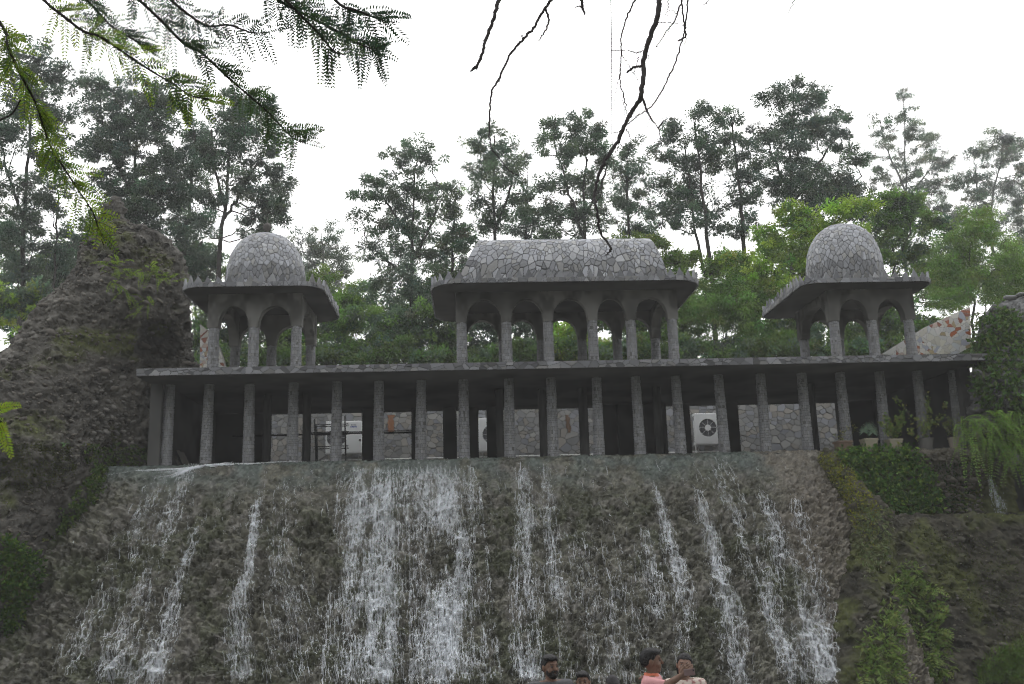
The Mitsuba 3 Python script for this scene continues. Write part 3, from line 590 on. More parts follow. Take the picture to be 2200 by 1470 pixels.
cobbles('ledge_wall', [([(1960, 975), (2110, 975), (2110, 1120), (1990, 1110)], 90, 0.045, 0.10, True, (0.07, 0.06, 0.045), (0.14, 0.125, 0.1)), ([(1960, 975), (2110, 975), (2110, 1120), (1990, 1110)], 400, 0.02, 0.05, False, (0.07, 0.06, 0.045), (0.14, 0.125, 0.1))], 784)
cobbles('right_rock', [([(2085, 640), (2200, 610), (2200, 880), (2100, 870)], 8, 0.08, 0.18, True, (0.13, 0.13, 0.125), (0.2, 0.2, 0.195)), ([(2085, 640), (2200, 610), (2200, 880), (2100, 870)], 120, 0.02, 0.06, False, (0.13, 0.13, 0.125), (0.22, 0.22, 0.215))], 786)
# ---------------------------------------------------------------- water running down the rock face, stream by stream
def cliff_uv(px, py):
    """(x, s) on the rock face that a pixel of the photograph shows."""
    ss = np.linspace(0.02, SLEN, 400); y, z = np.interp(ss, _s, PROF[:, 0]), np.interp(ss, _s, PROF[:, 1])
    x = np.full(400, 0.0)
    for _ in range(4): x += (px-project(np.stack([x, y, z], 1))[:, 0])/2062*y
    qy = project(np.stack([x, y, z], 1))[:, 1]; i = np.argmax(qy > py) if (qy > py).any() else 399
    k = np.interp(py, qy[8:], np.arange(8, 400)); return np.array([np.interp(k, np.arange(400), x), np.interp(k, np.arange(400), ss)])
def ribbons(P, R, sides=4):
    """Many tapered strands at once: P (n, k, 3), R (n, k)."""
    n, k = R.shape; t = np.gradient(P, axis=1); t /= np.linalg.norm(t, axis=-1, keepdims=True)+1e-9
    a = np.cross(t, [0.9, 0.3, 0.3]); a /= np.linalg.norm(a, axis=-1, keepdims=True)+1e-9; b = np.cross(t, a)
    an = np.arange(sides)*2*np.pi/sides
    V = P[:, :, None]+R[..., None, None]*(np.cos(an)[:, None]*a[:, :, None]+np.sin(an)[:, None]*b[:, :, None])
    i, j, m = np.meshgrid(np.arange(n), np.arange(k-1), np.arange(sides), indexing='ij'); o = i*k*sides
    q = np.stack([o+j*sides+m, o+j*sides+(m+1) % sides, o+(j+1)*sides+(m+1) % sides, o+(j+1)*sides+m], -1).reshape(-1, 4)
    return V.reshape(-1, 3), np.vstack([q[:, [0, 1, 2]], q[:, [0, 2, 3]]])
def stream(label, pix, width, dens, seed, thick=1.0, name='water_stream', gap=0.45):
    R = rng(seed); uv = np.array([cliff_uv(*p) for p in pix]); C = curve(uv, 60)
    L = np.r_[0, np.cumsum(np.linalg.norm(np.diff(C, axis=0), axis=1))]; w = np.interp(np.linspace(0, 1, 60), np.linspace(0, 1, len(width)), width)/2062*23.5
    d = np.interp(np.linspace(0, 1, 60), np.linspace(0, 1, len(dens)), dens)
    n = int(np.trapezoid(w*d, L)*560)
    p = w*d; cdf = np.r_[0, np.cumsum(p)][:-1]; cdf = cdf/cdf[-1]
    k = 7; t0 = np.interp(R.random(n*3), cdf, np.arange(60)); wt = np.interp(t0, np.arange(60), w); lat = R.normal(size=n*3)*0.36; lat = np.clip(lat, -0.75, 0.75)
    # strands gather in rivulets that wander slowly down the face
    u0 = np.interp(t0, np.arange(60), C[:, 0])+lat*wt; s0 = np.interp(t0, np.arange(60), C[:, 1])
    cl = fbm(np.stack([u0*4.2+0.35*np.sin(s0*1.3), s0*0.55, np.full(len(u0), seed)], 1), 3, 77)+0.5*(fbm(np.stack([u0*3, s0*3.0, np.full(len(u0), seed+.5)], 1), 2, 78)-0.5)
    cl = cl-9*(u0 > 8.55+0.09*s0); ok = np.argsort(-(cl+0.75*R.random(len(cl))))[:n]; u0, s0, t0, lat, wt = u0[ok], s0[ok], t0[ok], lat[ok], wt[ok]
    ln = 0.04+0.30*R.random(n)**2.0+0.5*(R.random(n) < 0.06)*R.random(n); st = np.linspace(-0.5, 0.5, k)
    S = s0[:, None]+ln[:, None]*st; S = np.clip(S, 0.12, SLEN-0.05)
    slope = np.gradient(C[:, 0], C[:, 1]+np.arange(60)*1e-9); sl = np.interp(t0, np.arange(60), slope)
    U = u0[:, None]+sl[:, None]*(S-s0[:, None])+np.cumsum(R.normal(size=(n, k))*0.009*np.sqrt(ln/0.2)[:, None], 1)
    H = 0.012+0.03*R.random((n, 1))+0.018*R.random((n, k)); P = on_cliff(U.ravel(), S.ravel(), H.ravel()).reshape(n, k, 3)
    rad = (0.0018+0.0085*R.random(n)**3.0)[:, None]*thick*np.sin(np.linspace(0.06, np.pi-0.06, k))**0.6*(0.55+0.9*R.random((n, k)))
    m1 = ribbons(P, rad, 3)
    # flecks thrown off the stones
    nf = int(n*0.9); i = R.integers(0, n, nf); c = on_cliff(u0[i]+R.normal(size=nf)*0.07, s0[i]+R.normal(size=nf)*0.12, 0.02+0.07*R.random(nf)**2)
    r = (0.003+0.007*R.random(nf)**2)*thick; o = np.array([[1, 0, 0], [-1, 0, 0], [0, 1, 0], [0, -1, 0], [0, 0, 1.7], [0, 0, -1.7]])
    V = (c[:, None]+r[:, None, None]*o*(0.6+0.8*R.random((nf, 6, 1)))).reshape(-1, 3); fo = np.array([[0, 2, 4], [2, 1, 4], [1, 3, 4], [3, 0, 4], [2, 0, 5], [1, 2, 5], [3, 1, 5], [0, 3, 5]])
    m2 = (V, (np.arange(nf)[:, None, None]*6+fo).reshape(-1, 3))
    single(name, cat([m1, m2]), 'foam', label, 'water', color=(0.92, 0.94, 0.96), smooth=False, kind='stuff')
stream('faint trickle of water, nearest the left edge of the rock face', [(345, 1030), (300, 1140), (235, 1290), (170, 1450)], [30, 50, 70], [0.18, 0.29, 0.36], 1)
stream('second water stream from the left, ragged and thin', [(405, 1012), (372, 1110), (335, 1210), (285, 1350), (235, 1465)], [24, 30, 42, 46], [0.36, 0.43, 0.65, 0.94], 2)
stream('narrow bright water stream, third from the left, whitest at the bottom of the picture', [(432, 1125), (402, 1220), (374, 1320), (348, 1400), (318, 1475)], [14, 26, 40, 52], [0.58, 0.94, 1.30, 1.58], 3)
stream('single narrow water stream falling below the sixth column from the left', [(563, 1062), (547, 1140), (528, 1220), (517, 1330), (520, 1470)], [12, 24, 34, 40], [0.8, 1.4, 1.1, 1.0], 4)
stream('sparse wet trickle between the narrow left stream and the broad white curtain', [(625, 1040), (612, 1200), (640, 1330), (660, 1465)], [40, 70, 110], [0.2, 0.25, 0.3], 5)
stream('broad white curtain of water, left one of the two in the middle', [(806, 1016), (800, 1120), (800, 1300), (806, 1475)], [112, 104, 112, 130], [0.7, 1.35, 1.6, 1.5], 6, 1.05)
stream('broad white curtain of water, right one of the two in the middle', [(948, 1010), (958, 1120), (970, 1300), (978, 1475)], [112, 108, 110, 116], [0.7, 1.45, 1.75, 1.5], 7, 1.05)
stream('ragged water stream just right of the two broad white curtains', [(1122, 1006), (1130, 1110), (1128, 1250), (1132, 1400), (1140, 1470)], [24, 34, 46, 40], [0.8, 1.2, 0.9, 0.9], 8)
stream('short thin water stream beside the ragged stream right of the curtains', [(1172, 1010), (1180, 1100), (1188, 1210), (1200, 1300)], [16, 24, 30], [0.8, 1.1, 0.6], 9)
stream('wide scatter of thin trickles above the heads of the people', [(1262, 1150), (1285, 1280), (1310, 1475)], [120, 150, 190], [0.12, 0.26, 0.36], 10)
stream('thin slanting water stream above the man in the pink shirt', [(1408, 1050), (1432, 1160), (1460, 1270), (1482, 1400)], [10, 24, 30, 36], [0.6, 1.4, 1.3, 0.8], 11)
stream('short slanting water stream left of the one above the man in pink', [(1384, 1150), (1398, 1230), (1415, 1330)], [14, 26, 40], [0.6, 1.2, 0.6], 12)
stream('slanting bright water stream right of the woman with the phone', [(1498, 1060), (1528, 1190), (1560, 1310), (1592, 1475)], [18, 34, 40, 44], [0.50, 1.08, 1.51, 1.30], 13)
stream('long slanting water stream, second from the right', [(1545, 990), (1585, 1120), (1628, 1240), (1672, 1380), (1700, 1475)], [34, 40, 38, 44], [0.36, 0.65, 0.98, 0.69], 14)
stream('strong white slanting water stream, rightmost of the bright ones', [(1630, 1050), (1664, 1150), (1706, 1280), (1748, 1390), (1782, 1475)], [16, 38, 44, 60], [0.58, 1.22, 1.41, 0.82], 15)
stream('faint trickle along the right edge of the rock face', [(1705, 1080), (1735, 1200), (1772, 1350), (1800, 1475)], [20, 36, 50], [0.4, 0.6, 0.5], 16)
stream('bright lip of water spilling over the crest near the left columns', [(455, 1008), (420, 1012), (385, 1024)], [8, 10, 8], [4.0, 5.0, 3.0], 17)
stream('thin film of droplets all over the upper rock face', [(960, 1012), (980, 1090), (1000, 1160)], [1300, 1400, 1500], [0.02, 0.022, 0.02], 18, 0.8)

# ---------------------------------------------------------------- things in and around the gallery
def ac_unit(label, px0, px1, py0, py1, fan, Y, logo=None):
    k = thing('air_conditioner', label, 'air conditioner', 'air conditioner units on the stone wall'); a, b = at(px0, py1, Y), at(px1, py0, Y)
    x0, x1, z0, z1 = a[0], b[0], a[2], b[2]; W = (0.74, 0.745, 0.73)
    import manifold3d as m3
    fc = at(fan[0], fan[1], Y); r = fan[2]/2062*Y; cx, cz = fc[0], fc[2]; r = min(r, (z1-z0)/2-0.05)
    body = box(x0, x1, Y, Y+0.36, z0, z1, 0.018); m = m3.Manifold(m3.Mesh(np.asarray(body[0], np.float32), np.asarray(body[1], np.uint32)))
    cut = m3.Manifold.cylinder(0.12, r, r, 40).rotate([90, 0, 0]).translate([cx, Y+0.10, cz]); mm = (m-cut).to_mesh()
    part(k, 'body', (np.array(mm.vert_properties[:, :3]), np.array(mm.tri_verts)), 'plain', W)
    part(k, 'fan_grille', (lathe([(0.001, 0), (r*0.995, 0)], np.zeros(3), 40)[0]@np.array([[1, 0, 0], [0, 0, 1], [0, -1, 0]])+[cx, Y+0.06, cz], lathe([(0.001, 0), (r, 0)], np.zeros(3), 40)[1]), 'plain', (0.10, 0.10, 0.105))
    rings = [tube([(cx+q*math.cos(t), Y+0.03, cz+q*math.sin(t)) for t in np.linspace(0, 2*np.pi, 41)], 0.004, 5, False) for q in np.linspace(r*0.42, r*0.97, 7)]
    part(k, 'grille_rings', cat(rings), 'plain', (0.22, 0.22, 0.225))
    for i in range(8):
        t = i*math.pi/4+math.pi/2; c, s = math.cos(t), math.sin(t)
        part(k, 'spoke', tube([(cx+r*0.3*c, Y+0.018, cz+r*0.3*s), (cx+r*c, Y+0.018, cz+r*s)], 0.0085, 6), 'plain', (0.55, 0.55, 0.55))
    part(k, 'hub', tube([(cx, Y-0.004, cz), (cx, Y+0.05, cz)], r*0.34, 24), 'plain', W)
    for i in range(3): part(k, 'side_louvre', box(x0-0.012, x0-0.002, Y+0.06+i*0.09, Y+0.12+i*0.09, z0+0.06, z1-0.08), 'plain', (0.25, 0.25, 0.25))
    part(k, 'base_plate', box(x0-0.01, x1+0.01, Y-0.012, Y+0.37, z0-0.035, z0-0.002), 'plain', (0.62, 0.62, 0.61))
    for xx in (x0+0.12, x1-0.14):
        part(k, 'bracket', cat([box(xx, xx+0.04, Y+0.02, YW, z0-0.08, z0-0.037), tube([(xx+0.02, Y+0.06, z0-0.08), (xx+0.02, YW-0.02, z0-0.42)], 0.018, 6)]), 'plain', (0.5, 0.5, 0.5))
    if logo:
        a = at(logo[0], logo[1], Y); R = rng(3); g = []
        for i in range(5): g.append(box(a[0]+i*0.045, a[0]+i*0.045+0.034, Y-0.006, Y+0.001, a[2], a[2]+0.05))
        part(k, 'logo', cat(g), 'plain', (0.08, 0.09, 0.32)); g = []
        for i in range(4): g.append(box(a[0]+0.02+i*0.048, a[0]+0.02+i*0.048+0.03, Y-0.006, Y+0.001, a[2]+0.07, a[2]+0.12))
        part(k, 'logo_text', cat(g), 'plain', (0.28, 0.28, 0.30))
        xs_ = at(742, 940, Y)[0]; part(k, 'panel_seam', box(xs_, xs_+0.008, Y-0.003, Y+0.001, z0+0.03, z1-0.03), 'plain', (0.4, 0.4, 0.4))
        part(k, 'side_handle', box(x1-0.09, x1-0.02, Y-0.005, Y+0.001, z0+0.36, z0+0.45), 'plain', (0.12, 0.12, 0.12))
    return k
ac_unit('white air conditioner fully seen between the columns right of the middle', 1495, 1545, 887, 953, (1521, 919, 19.5), 33.4)
ac_unit('white air conditioner half hidden by a dark pier near the middle', 1029, 1080, 897, 968, (1056, 933, 19.5), 33.4)
ac_unit('wide white air conditioner behind the dark frame at the left', 699, 777, 904, 973, (722, 941, 20), 33.4, logo=(753, 919))
k = thing('drain_pipe', 'thin white upright pipe beside the fully seen air conditioner', 'pipe'); a, b = at(1489, 905, 33.5), at(1492, 975, 33.5)
scene[k] = mesh_entry(tube([(a[0], 33.45, a[2]), (a[0]+0.02, 33.45, b[2]), (a[0]-0.12, 33.45, b[2]-0.01)], 0.018, 6), 'plain', (0.75, 0.75, 0.74))
k = thing('scaffold_frame', 'dark metal ladder frame standing in front of the wide air conditioner', 'ladder'); Y = 32.6; DK = (0.045, 0.045, 0.043)
for (x0, y0), (x1, y1) in [((676, 900), (681, 1003)), ((741, 894), (744, 1003)), ((680, 915), (684, 1003))]:
    a, b = at(x0, y0, Y), at(x1, y1, Y); part(k, 'upright', tube([a, (b[0], Y, ZF)], 0.028, 8), 'plain', DK)
for y in (912, 916, 928, 934, 959, 964):
    a, b = at(674, y+1, Y-0.03), at(749, y-1, Y-0.03); part(k, 'rung', tube([a, b], 0.017, 6), 'plain', DK)
for n_, (x0, y0, x1, y1) in enumerate([(375, 979, 391, 1007), (382, 967, 402, 1007), (391, 971, 409, 1007)]):
    a, b = at(x0, y0, 27.2), at(x1, y1, 26.6); d = np.array([0.045, 0, 0]); e = np.array([0, 0.03, 0.0]); b[2] = ZF+0.01
    v = np.array([a-d, a+d, b+d, b-d, a-d+e, a+d+e, b+d+e, b-d+e]); f = np.array([[0, 3, 2, 1], [4, 5, 6, 7], [0, 1, 5, 4], [1, 2, 6, 5], [2, 3, 7, 6], [3, 0, 4, 7]])
    single('plank', (v, f), 'plain', ['short grey plank leaning at the left end of the colonnade, leftmost of three', 'longest grey plank leaning between the first two columns', 'grey plank leaning at the left end of the colonnade, rightmost of three'][n_], 'plank', color=(0.16, 0.15, 0.135), group='planks leaning in the colonnade')
# ---------------------------------------------------------------- vegetation
def leaf_mesh(c, d, nrm, ln, wd, fold=0.12, mid=0.42):
    """Leaves as folded rhombs: base points c, directions d, side hints nrm, lengths, widths (all n)."""
    d = d/(np.linalg.norm(d, axis=1, keepdims=True)+1e-9); s = np.cross(d, nrm); s /= np.linalg.norm(s, axis=1, keepdims=True)+1e-9; u = np.cross(s, d)
    ln, wd = np.broadcast_to(ln, len(c))[:, None], np.broadcast_to(wd, len(c))[:, None]
    m = c+d*ln*mid-u*ln*fold
    V = np.stack([c, m+s*wd/2+u*ln*fold*0.6, c+d*ln-u*ln*fold*0.5, m-s*wd/2+u*ln*fold*0.6], 1).reshape(-1, 3)
    F = (np.arange(len(c))[:, None, None]*4+np.array([[0, 1, 2], [0, 2, 3]])).reshape(-1, 3); return V, F
def unit(r, n): v = r.normal(size=(n, 3)); return v/np.linalg.norm(v, axis=1, keepdims=True)
def tint(r, n, base, var=0.25, alt=None, palt=0.0):
    b = np.tile(np.asarray(base, float), (n, 1))
    if alt is not None: w = (r.random(n) < palt)[:, None]; b = np.where(w, np.asarray(alt), b)
    return b*(1+var*(r.random((n, 1))*2-1))*(1+0.08*r.normal(size=(n, 3)))
def clumps(r, C, rad, n, ln, wd, droop, spread=1.0):
    """n leaves in feathery tufts round every centre of C."""
    k = len(C); c = np.repeat(C, n, 0); rr = np.repeat(np.broadcast_to(rad, k), n)
    o = unit(r, k*n); p = c+o*(rr*r.random(k*n)**0.6*0.8)[:, None]*[1, 1, 0.62]
    d = o*spread+unit(r, k*n)*0.6+[0, 0, -droop]
    return leaf_mesh(p, d, unit(r, k*n), ln*(0.7+0.6*r.random(k*n)), wd*(0.7+0.6*r.random(k*n)))
def tree(name, label, Y, trunks, blobs, seed, base, alt=None, palt=0.2, dens=1.0, ln=0.17, wd=0.05, droop=0.25, tr=0.125, group=None, tuft=0.34, nleaf=100, cat_='tree', bark=(0.055, 0.05, 0.045), limbs=True, group_depth=0.75):
    r = rng(seed); k = thing(name, label, cat_, group); s = Y/2062.0
    wood, ends = [], []
    for n_, tk in enumerate(trunks):
        P = curve(ats(tk, Y), 14)
        if n_ == 0:
            b = P[0].copy(); b[2] = 7.0; P = np.vstack([b, P])
        P[2:, 1] += r.normal(size=len(P)-2)*0.08; P[1:-1, 0] += r.normal(size=len(P)-2)*0.03
        wood.append(tube(P, np.linspace(tr*(1.0 if n_ == 0 else 0.6), tr*0.22, len(P)), 7)); ends.append(P)
    TP = np.vstack(ends); C = []
    for bx, by, rx, ry in blobs:
        area = math.pi*rx*ry*s*s; n = max(4, int(area*12.5*min(dens, 1.0)*(0.36/tuft)**2*(1.7 if cat_ == 'bush' else 1))); c0 = at(bx, by, Y); dep = group_depth*0.5*(rx+ry)*s
        o = unit(r, n)*(r.random((n, 1))**0.5); q = c0+o*[rx*s*1.36, dep*1.2, ry*s*1.42]; q[:, 1] += r.normal()*0.5; C.append(q)
        if limbs:
            i = np.argmin(np.linalg.norm(TP-(c0-[0, 0, 1.2*ry*s]), axis=1)); a = TP[i]
            if np.linalg.norm(a-c0) > 0.3:
                mid = (a+c0)/2+[0, 0, -0.12*np.linalg.norm(a-c0)]; Q = curve([a, mid, c0, c0+(c0-mid)*0.4], 8)
                Q[1:] += r.normal(size=(7, 3))*0.05; wood.append(tube(Q, np.linspace(tr*0.26, tr*0.06, 8), 5))
            for t in q[r.permutation(n)[:max(2, n//5)]]:
                a = c0+(t-c0)*0.1; wood.append(tube(curve([a, (a+t)/2+r.normal(size=3)*0.08, t], 5), np.linspace(tr*0.09, tr*0.03, 5), 4))
    C = np.vstack(C); part(k, 'trunk', cat(wood), 'bark', bark)
    m = clumps(r, C, tuft*(0.6+0.8*r.random(len(C))), nleaf, ln, wd, droop); n = len(m[0])//4
    hue = np.repeat(tint(r, len(C), base, 0.28, alt, palt), nleaf, 0)*(1+0.22*(r.random((n, 1))*2-1))
    part(k, 'crown', m, 'leaf', np.repeat(hue, 4, 0)); return k
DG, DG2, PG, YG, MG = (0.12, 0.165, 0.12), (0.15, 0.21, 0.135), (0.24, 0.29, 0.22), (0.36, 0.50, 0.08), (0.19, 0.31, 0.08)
tree('tree', 'tall dark tree at the far left edge, half behind the hanging leaves', 41, [[(42, 720), (50, 520), (62, 330), (85, 130)], [(55, 480), (20, 380), (0, 300)], [(110, 700), (118, 560), (125, 420)]], [(70, 150, 60, 45), (125, 165, 40, 35), (40, 230, 60, 45), (110, 250, 60, 50), (30, 320, 60, 45), (120, 340, 45, 50), (40, 420, 55, 45), (115, 440, 50, 50), (20, 500, 40, 40), (75, 520, 40, 40), (130, 540, 35, 40), (30, 590, 50, 35), (10, 660, 40, 40)], 11, DG, DG2, dens=0.85)
tree('tree', 'dense dark tree behind the top of the rock mound', 43, [[(285, 720), (290, 480), (292, 330), (300, 200)], [(290, 430), (240, 330), (215, 240)]], [(215, 185, 40, 35), (290, 205, 60, 40), (350, 230, 35, 35), (250, 250, 65, 45), (325, 280, 60, 45), (225, 310, 45, 40), (290, 330, 80, 45), (350, 350, 40, 40), (300, 400, 80, 50), (240, 390, 40, 40), (320, 450, 60, 45), (270, 460, 55, 40), (350, 420, 40, 40)], 12, DG, DG2, dens=0.95)
tree('tree', 'slim dark tree between the dense one and the forked one at left', 44, [[(392, 620), (402, 480), (412, 360), (418, 280)]], [(415, 270, 32, 35), (400, 330, 40, 32), (430, 390, 38, 35), (385, 420, 35, 35), (410, 470, 40, 28), (385, 510, 32, 25), (420, 540, 35, 25)], 13, DG, DG2, dens=1.0)
tree('tree', 'forked dark tree just left above the left dome', 40, [[(466, 640), (474, 540), (484, 440), (492, 330), (505, 210)], [(482, 470), (520, 410), (560, 330)], [(484, 450), (462, 360), (455, 280)]], [(505, 205, 45, 32), (555, 215, 38, 28), (470, 260, 45, 38), (530, 270, 50, 38), (580, 290, 30, 35), (490, 330, 50, 38), (560, 350, 45, 40), (450, 340, 30, 32), (600, 400, 25, 30), (520, 405, 50, 35), (575, 440, 42, 32), (450, 420, 35, 32), (600, 470, 25, 25), (535, 470, 42, 28), (440, 500, 30, 25), (560, 500, 35, 22)], 14, DG, DG2, dens=0.95)
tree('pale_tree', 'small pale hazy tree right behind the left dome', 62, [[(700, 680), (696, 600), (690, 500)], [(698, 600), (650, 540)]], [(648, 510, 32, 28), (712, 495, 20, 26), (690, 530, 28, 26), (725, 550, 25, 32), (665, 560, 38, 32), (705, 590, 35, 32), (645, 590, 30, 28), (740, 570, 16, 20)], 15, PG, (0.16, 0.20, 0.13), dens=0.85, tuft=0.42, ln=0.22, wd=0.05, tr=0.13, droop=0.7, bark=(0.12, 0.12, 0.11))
tree('tree', 'spreading feathery tree standing alone left of the vaulted pavilion', 42, [[(882, 800), (884, 640), (886, 500), (892, 360)], [(886, 520), (840, 450), (805, 400)], [(885, 600), (830, 560), (790, 520)], [(886, 560), (930, 470), (945, 400)]], [(900, 325, 35, 20), (862, 355, 38, 25), (925, 355, 28, 20), (815, 385, 30, 22), (880, 400, 50, 30), (940, 390, 20, 16), (800, 430, 38, 22), (850, 440, 45, 28), (915, 440, 35, 28), (775, 465, 25, 12), (825, 490, 50, 24), (890, 490, 48, 28), (800, 540, 32, 20), (860, 545, 45, 28), (920, 540, 32, 28), (815, 600, 32, 25), (880, 600, 50, 28), (845, 650, 45, 25)], 16, DG2, DG, dens=0.85)
tree('tree', 'bushy tree leaning behind the left end of the vaulted roof', 44, [[(972, 800), (970, 600), (978, 430)]], [(975, 415, 22, 25), (962, 465, 32, 28), (992, 490, 28, 28), (960, 530, 42, 32), (1000, 545, 25, 25), (940, 585, 45, 32), (985, 600, 40, 30), (920, 640, 45, 30), (960, 660, 42, 35)], 17, DG2, MG, dens=1.25)
tree('tree', 'narrow tree above the left part of the vaulted roof', 42, [[(1062, 760), (1064, 540), (1060, 420), (1063, 290)], [(1062, 500), (1095, 410), (1105, 350)]], [(1060, 282, 28, 18), (1036, 318, 30, 22), (1088, 320, 30, 24), (1060, 350, 32, 25), (1030, 375, 26, 18), (1100, 375, 32, 25), (1065, 400, 42, 25), (1120, 415, 22, 25), (1040, 430, 32, 22), (1085, 455, 38, 25), (1055, 485, 42, 22)], 18, DG2, DG, dens=0.95)
tree('tree', 'thin tree in the gap between the two narrow trees above the vaulted roof', 46, [[(1128, 760), (1130, 520), (1128, 430)]], [(1130, 420, 18, 30), (1145, 470, 28, 28), (1118, 490, 28, 25), (1135, 330, 12, 10), (1150, 510, 25, 20)], 19, DG, DG2, dens=0.9)
tree('tree', 'wide forked tree behind the middle of the vaulted roof', 43, [[(1262, 760), (1258, 540), (1254, 420), (1262, 290)], [(1258, 520), (1222, 410), (1190, 300)], [(1258, 460), (1300, 380), (1300, 320)]], [(1192, 262, 32, 16), (1250, 272, 35, 22), (1172, 292, 20, 15), (1285, 290, 25, 22), (1225, 305, 32, 22), (1260, 325, 38, 28), (1165, 330, 18, 15), (1200, 345, 38, 24), (1295, 345, 30, 28), (1245, 380, 42, 28), (1190, 400, 32, 28), (1280, 410, 35, 28), (1230, 440, 42, 28), (1175, 455, 28, 24), (1265, 470, 45, 28), (1205, 495, 40, 22)], 20, DG2, DG, dens=0.95)
tree('tree', 'slender tree behind the dangling dead branch', 45, [[(1352, 760), (1350, 520), (1346, 340)]], [(1352, 318, 28, 22), (1328, 355, 26, 24), (1372, 370, 26, 28), (1345, 410, 40, 28), (1380, 435, 22, 25), (1325, 455, 32, 25), (1360, 485, 40, 25), (1395, 500, 25, 20)], 21, DG2, DG, dens=0.85)
tree('tree', 'tall twin-stemmed dark tree left of the right pavilion', 41, [[(1530, 640), (1522, 520), (1506, 380), (1492, 250)], [(1518, 600), (1488, 470), (1470, 310)]], [(1490, 248, 32, 18), (1545, 250, 20, 20), (1452, 290, 35, 25), (1505, 300, 38, 28), (1425, 335, 25, 25), (1475, 350, 45, 30), (1530, 350, 28, 28), (1430, 390, 30, 25), (1495, 400, 45, 30), (1450, 435, 35, 28), (1520, 440, 35, 28), (1475, 480, 40, 25), (1425, 470, 28, 22), (1530, 490, 25, 20)], 22, DG, DG2, dens=1.15)
tree('tree', 'slim dark tree between the twin-stemmed tree and the biggest tree', 42, [[(1604, 600), (1594, 470), (1584, 350), (1570, 250)]], [(1568, 250, 26, 22), (1562, 295, 28, 25), (1595, 320, 32, 28), (1570, 365, 30, 28), (1610, 390, 25, 28), (1580, 430, 35, 25), (1612, 470, 25, 22), (1590, 500, 30, 20)], 23, DG, DG2, dens=0.95)
tree('tree', 'biggest dark tree towering behind the right dome', 43, [[(1700, 640), (1702, 480), (1700, 340), (1705, 190)], [(1702, 440), (1760, 350), (1800, 290)], [(1702, 420), (1660, 340), (1648, 290)], [(1702, 500), (1790, 430), (1850, 380)]], [(1705, 190, 45, 20), (1765, 205, 18, 18), (1660, 218, 32, 22), (1730, 228, 50, 26), (1785, 255, 35, 22), (1690, 268, 50, 28), (1645, 290, 32, 28), (1750, 295, 55, 30), (1805, 310, 28, 22), (1690, 335, 60, 34), (1640, 350, 25, 28), (1770, 355, 55, 34), (1835, 345, 32, 24), (1710, 400, 65, 36), (1660, 420, 40, 32), (1785, 410, 55, 32), (1850, 395, 35, 30), (1740, 450, 60, 28), (1820, 450, 45, 28)], 24, DG, DG2, dens=1.3)
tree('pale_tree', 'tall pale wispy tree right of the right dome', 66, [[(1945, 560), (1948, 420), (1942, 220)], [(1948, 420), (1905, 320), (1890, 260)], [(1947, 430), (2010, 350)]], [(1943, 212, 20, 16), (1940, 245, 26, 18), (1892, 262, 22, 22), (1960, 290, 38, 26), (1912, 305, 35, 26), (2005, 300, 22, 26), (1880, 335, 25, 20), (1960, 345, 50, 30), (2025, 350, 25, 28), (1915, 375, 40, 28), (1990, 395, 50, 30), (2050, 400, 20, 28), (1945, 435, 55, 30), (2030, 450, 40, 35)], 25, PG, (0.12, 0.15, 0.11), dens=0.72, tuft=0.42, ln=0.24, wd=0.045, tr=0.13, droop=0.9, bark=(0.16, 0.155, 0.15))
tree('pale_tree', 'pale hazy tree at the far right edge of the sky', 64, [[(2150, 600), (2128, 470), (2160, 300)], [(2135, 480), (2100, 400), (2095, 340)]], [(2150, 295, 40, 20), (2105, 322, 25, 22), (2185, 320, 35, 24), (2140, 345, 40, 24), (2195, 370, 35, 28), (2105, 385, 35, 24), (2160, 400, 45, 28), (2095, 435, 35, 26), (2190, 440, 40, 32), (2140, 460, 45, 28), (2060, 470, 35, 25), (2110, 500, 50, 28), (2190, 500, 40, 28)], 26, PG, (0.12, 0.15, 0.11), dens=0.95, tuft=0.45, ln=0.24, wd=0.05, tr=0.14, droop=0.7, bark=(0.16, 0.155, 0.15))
# lower, brighter growth nearer the wall
bush = lambda label, Y, trunks, blobs, seed, base, alt, **k: tree('bush', label, Y, trunks, blobs, seed, base, alt, palt=0.35, cat_='bush', tr=0.07, **{**dict(dens=1.5, ln=0.16, wd=0.06, tuft=0.32, nleaf=75, droop=0.35), **k})
bush('bright yellow-green bush reaching up left of the right dome', 37.5, [[(1720, 700), (1718, 560), (1700, 470)], [(1720, 600), (1790, 510), (1850, 450)]], [(1855, 448, 32, 14), (1695, 470, 45, 20), (1790, 462, 42, 18), (1740, 480, 35, 18), (1655, 505, 38, 24), (1720, 515, 50, 28), (1800, 500, 45, 25), (1660, 555, 42, 28), (1730, 565, 42, 28), (1640, 600, 40, 24)], 31, YG, MG, dens=1.25)
bush('green tree with a curved trunk right behind the right dome', 40, [[(1915, 700), (1918, 590), (1950, 510), (1962, 430)], [(1930, 560), (1900, 480)]], [(1925, 430, 55, 24), (1975, 435, 32, 24), (1895, 465, 38, 24), (1950, 470, 48, 28), (1985, 500, 32, 30), (1910, 510, 35, 28), (1970, 545, 38, 28), (1910, 560, 30, 28)], 32, MG, DG2, dens=1.15)
bush('soft bright green bush at the right above the mosaic parapet', 38, [[(2090, 760), (2090, 620), (2080, 480)], [(2090, 640), (2150, 560)]], [(2085, 480, 45, 24), (2045, 510, 40, 30), (2120, 515, 42, 28), (2075, 550, 60, 34), (2020, 570, 30, 30), (2140, 565, 45, 32), (2060, 610, 60, 34), (2130, 620, 55, 34), (2185, 590, 32, 34), (2030, 650, 45, 32), (2180, 650, 40, 32)], 33, (0.24, 0.37, 0.09), MG, dens=1.7, ln=0.15, wd=0.03, droop=0.6)
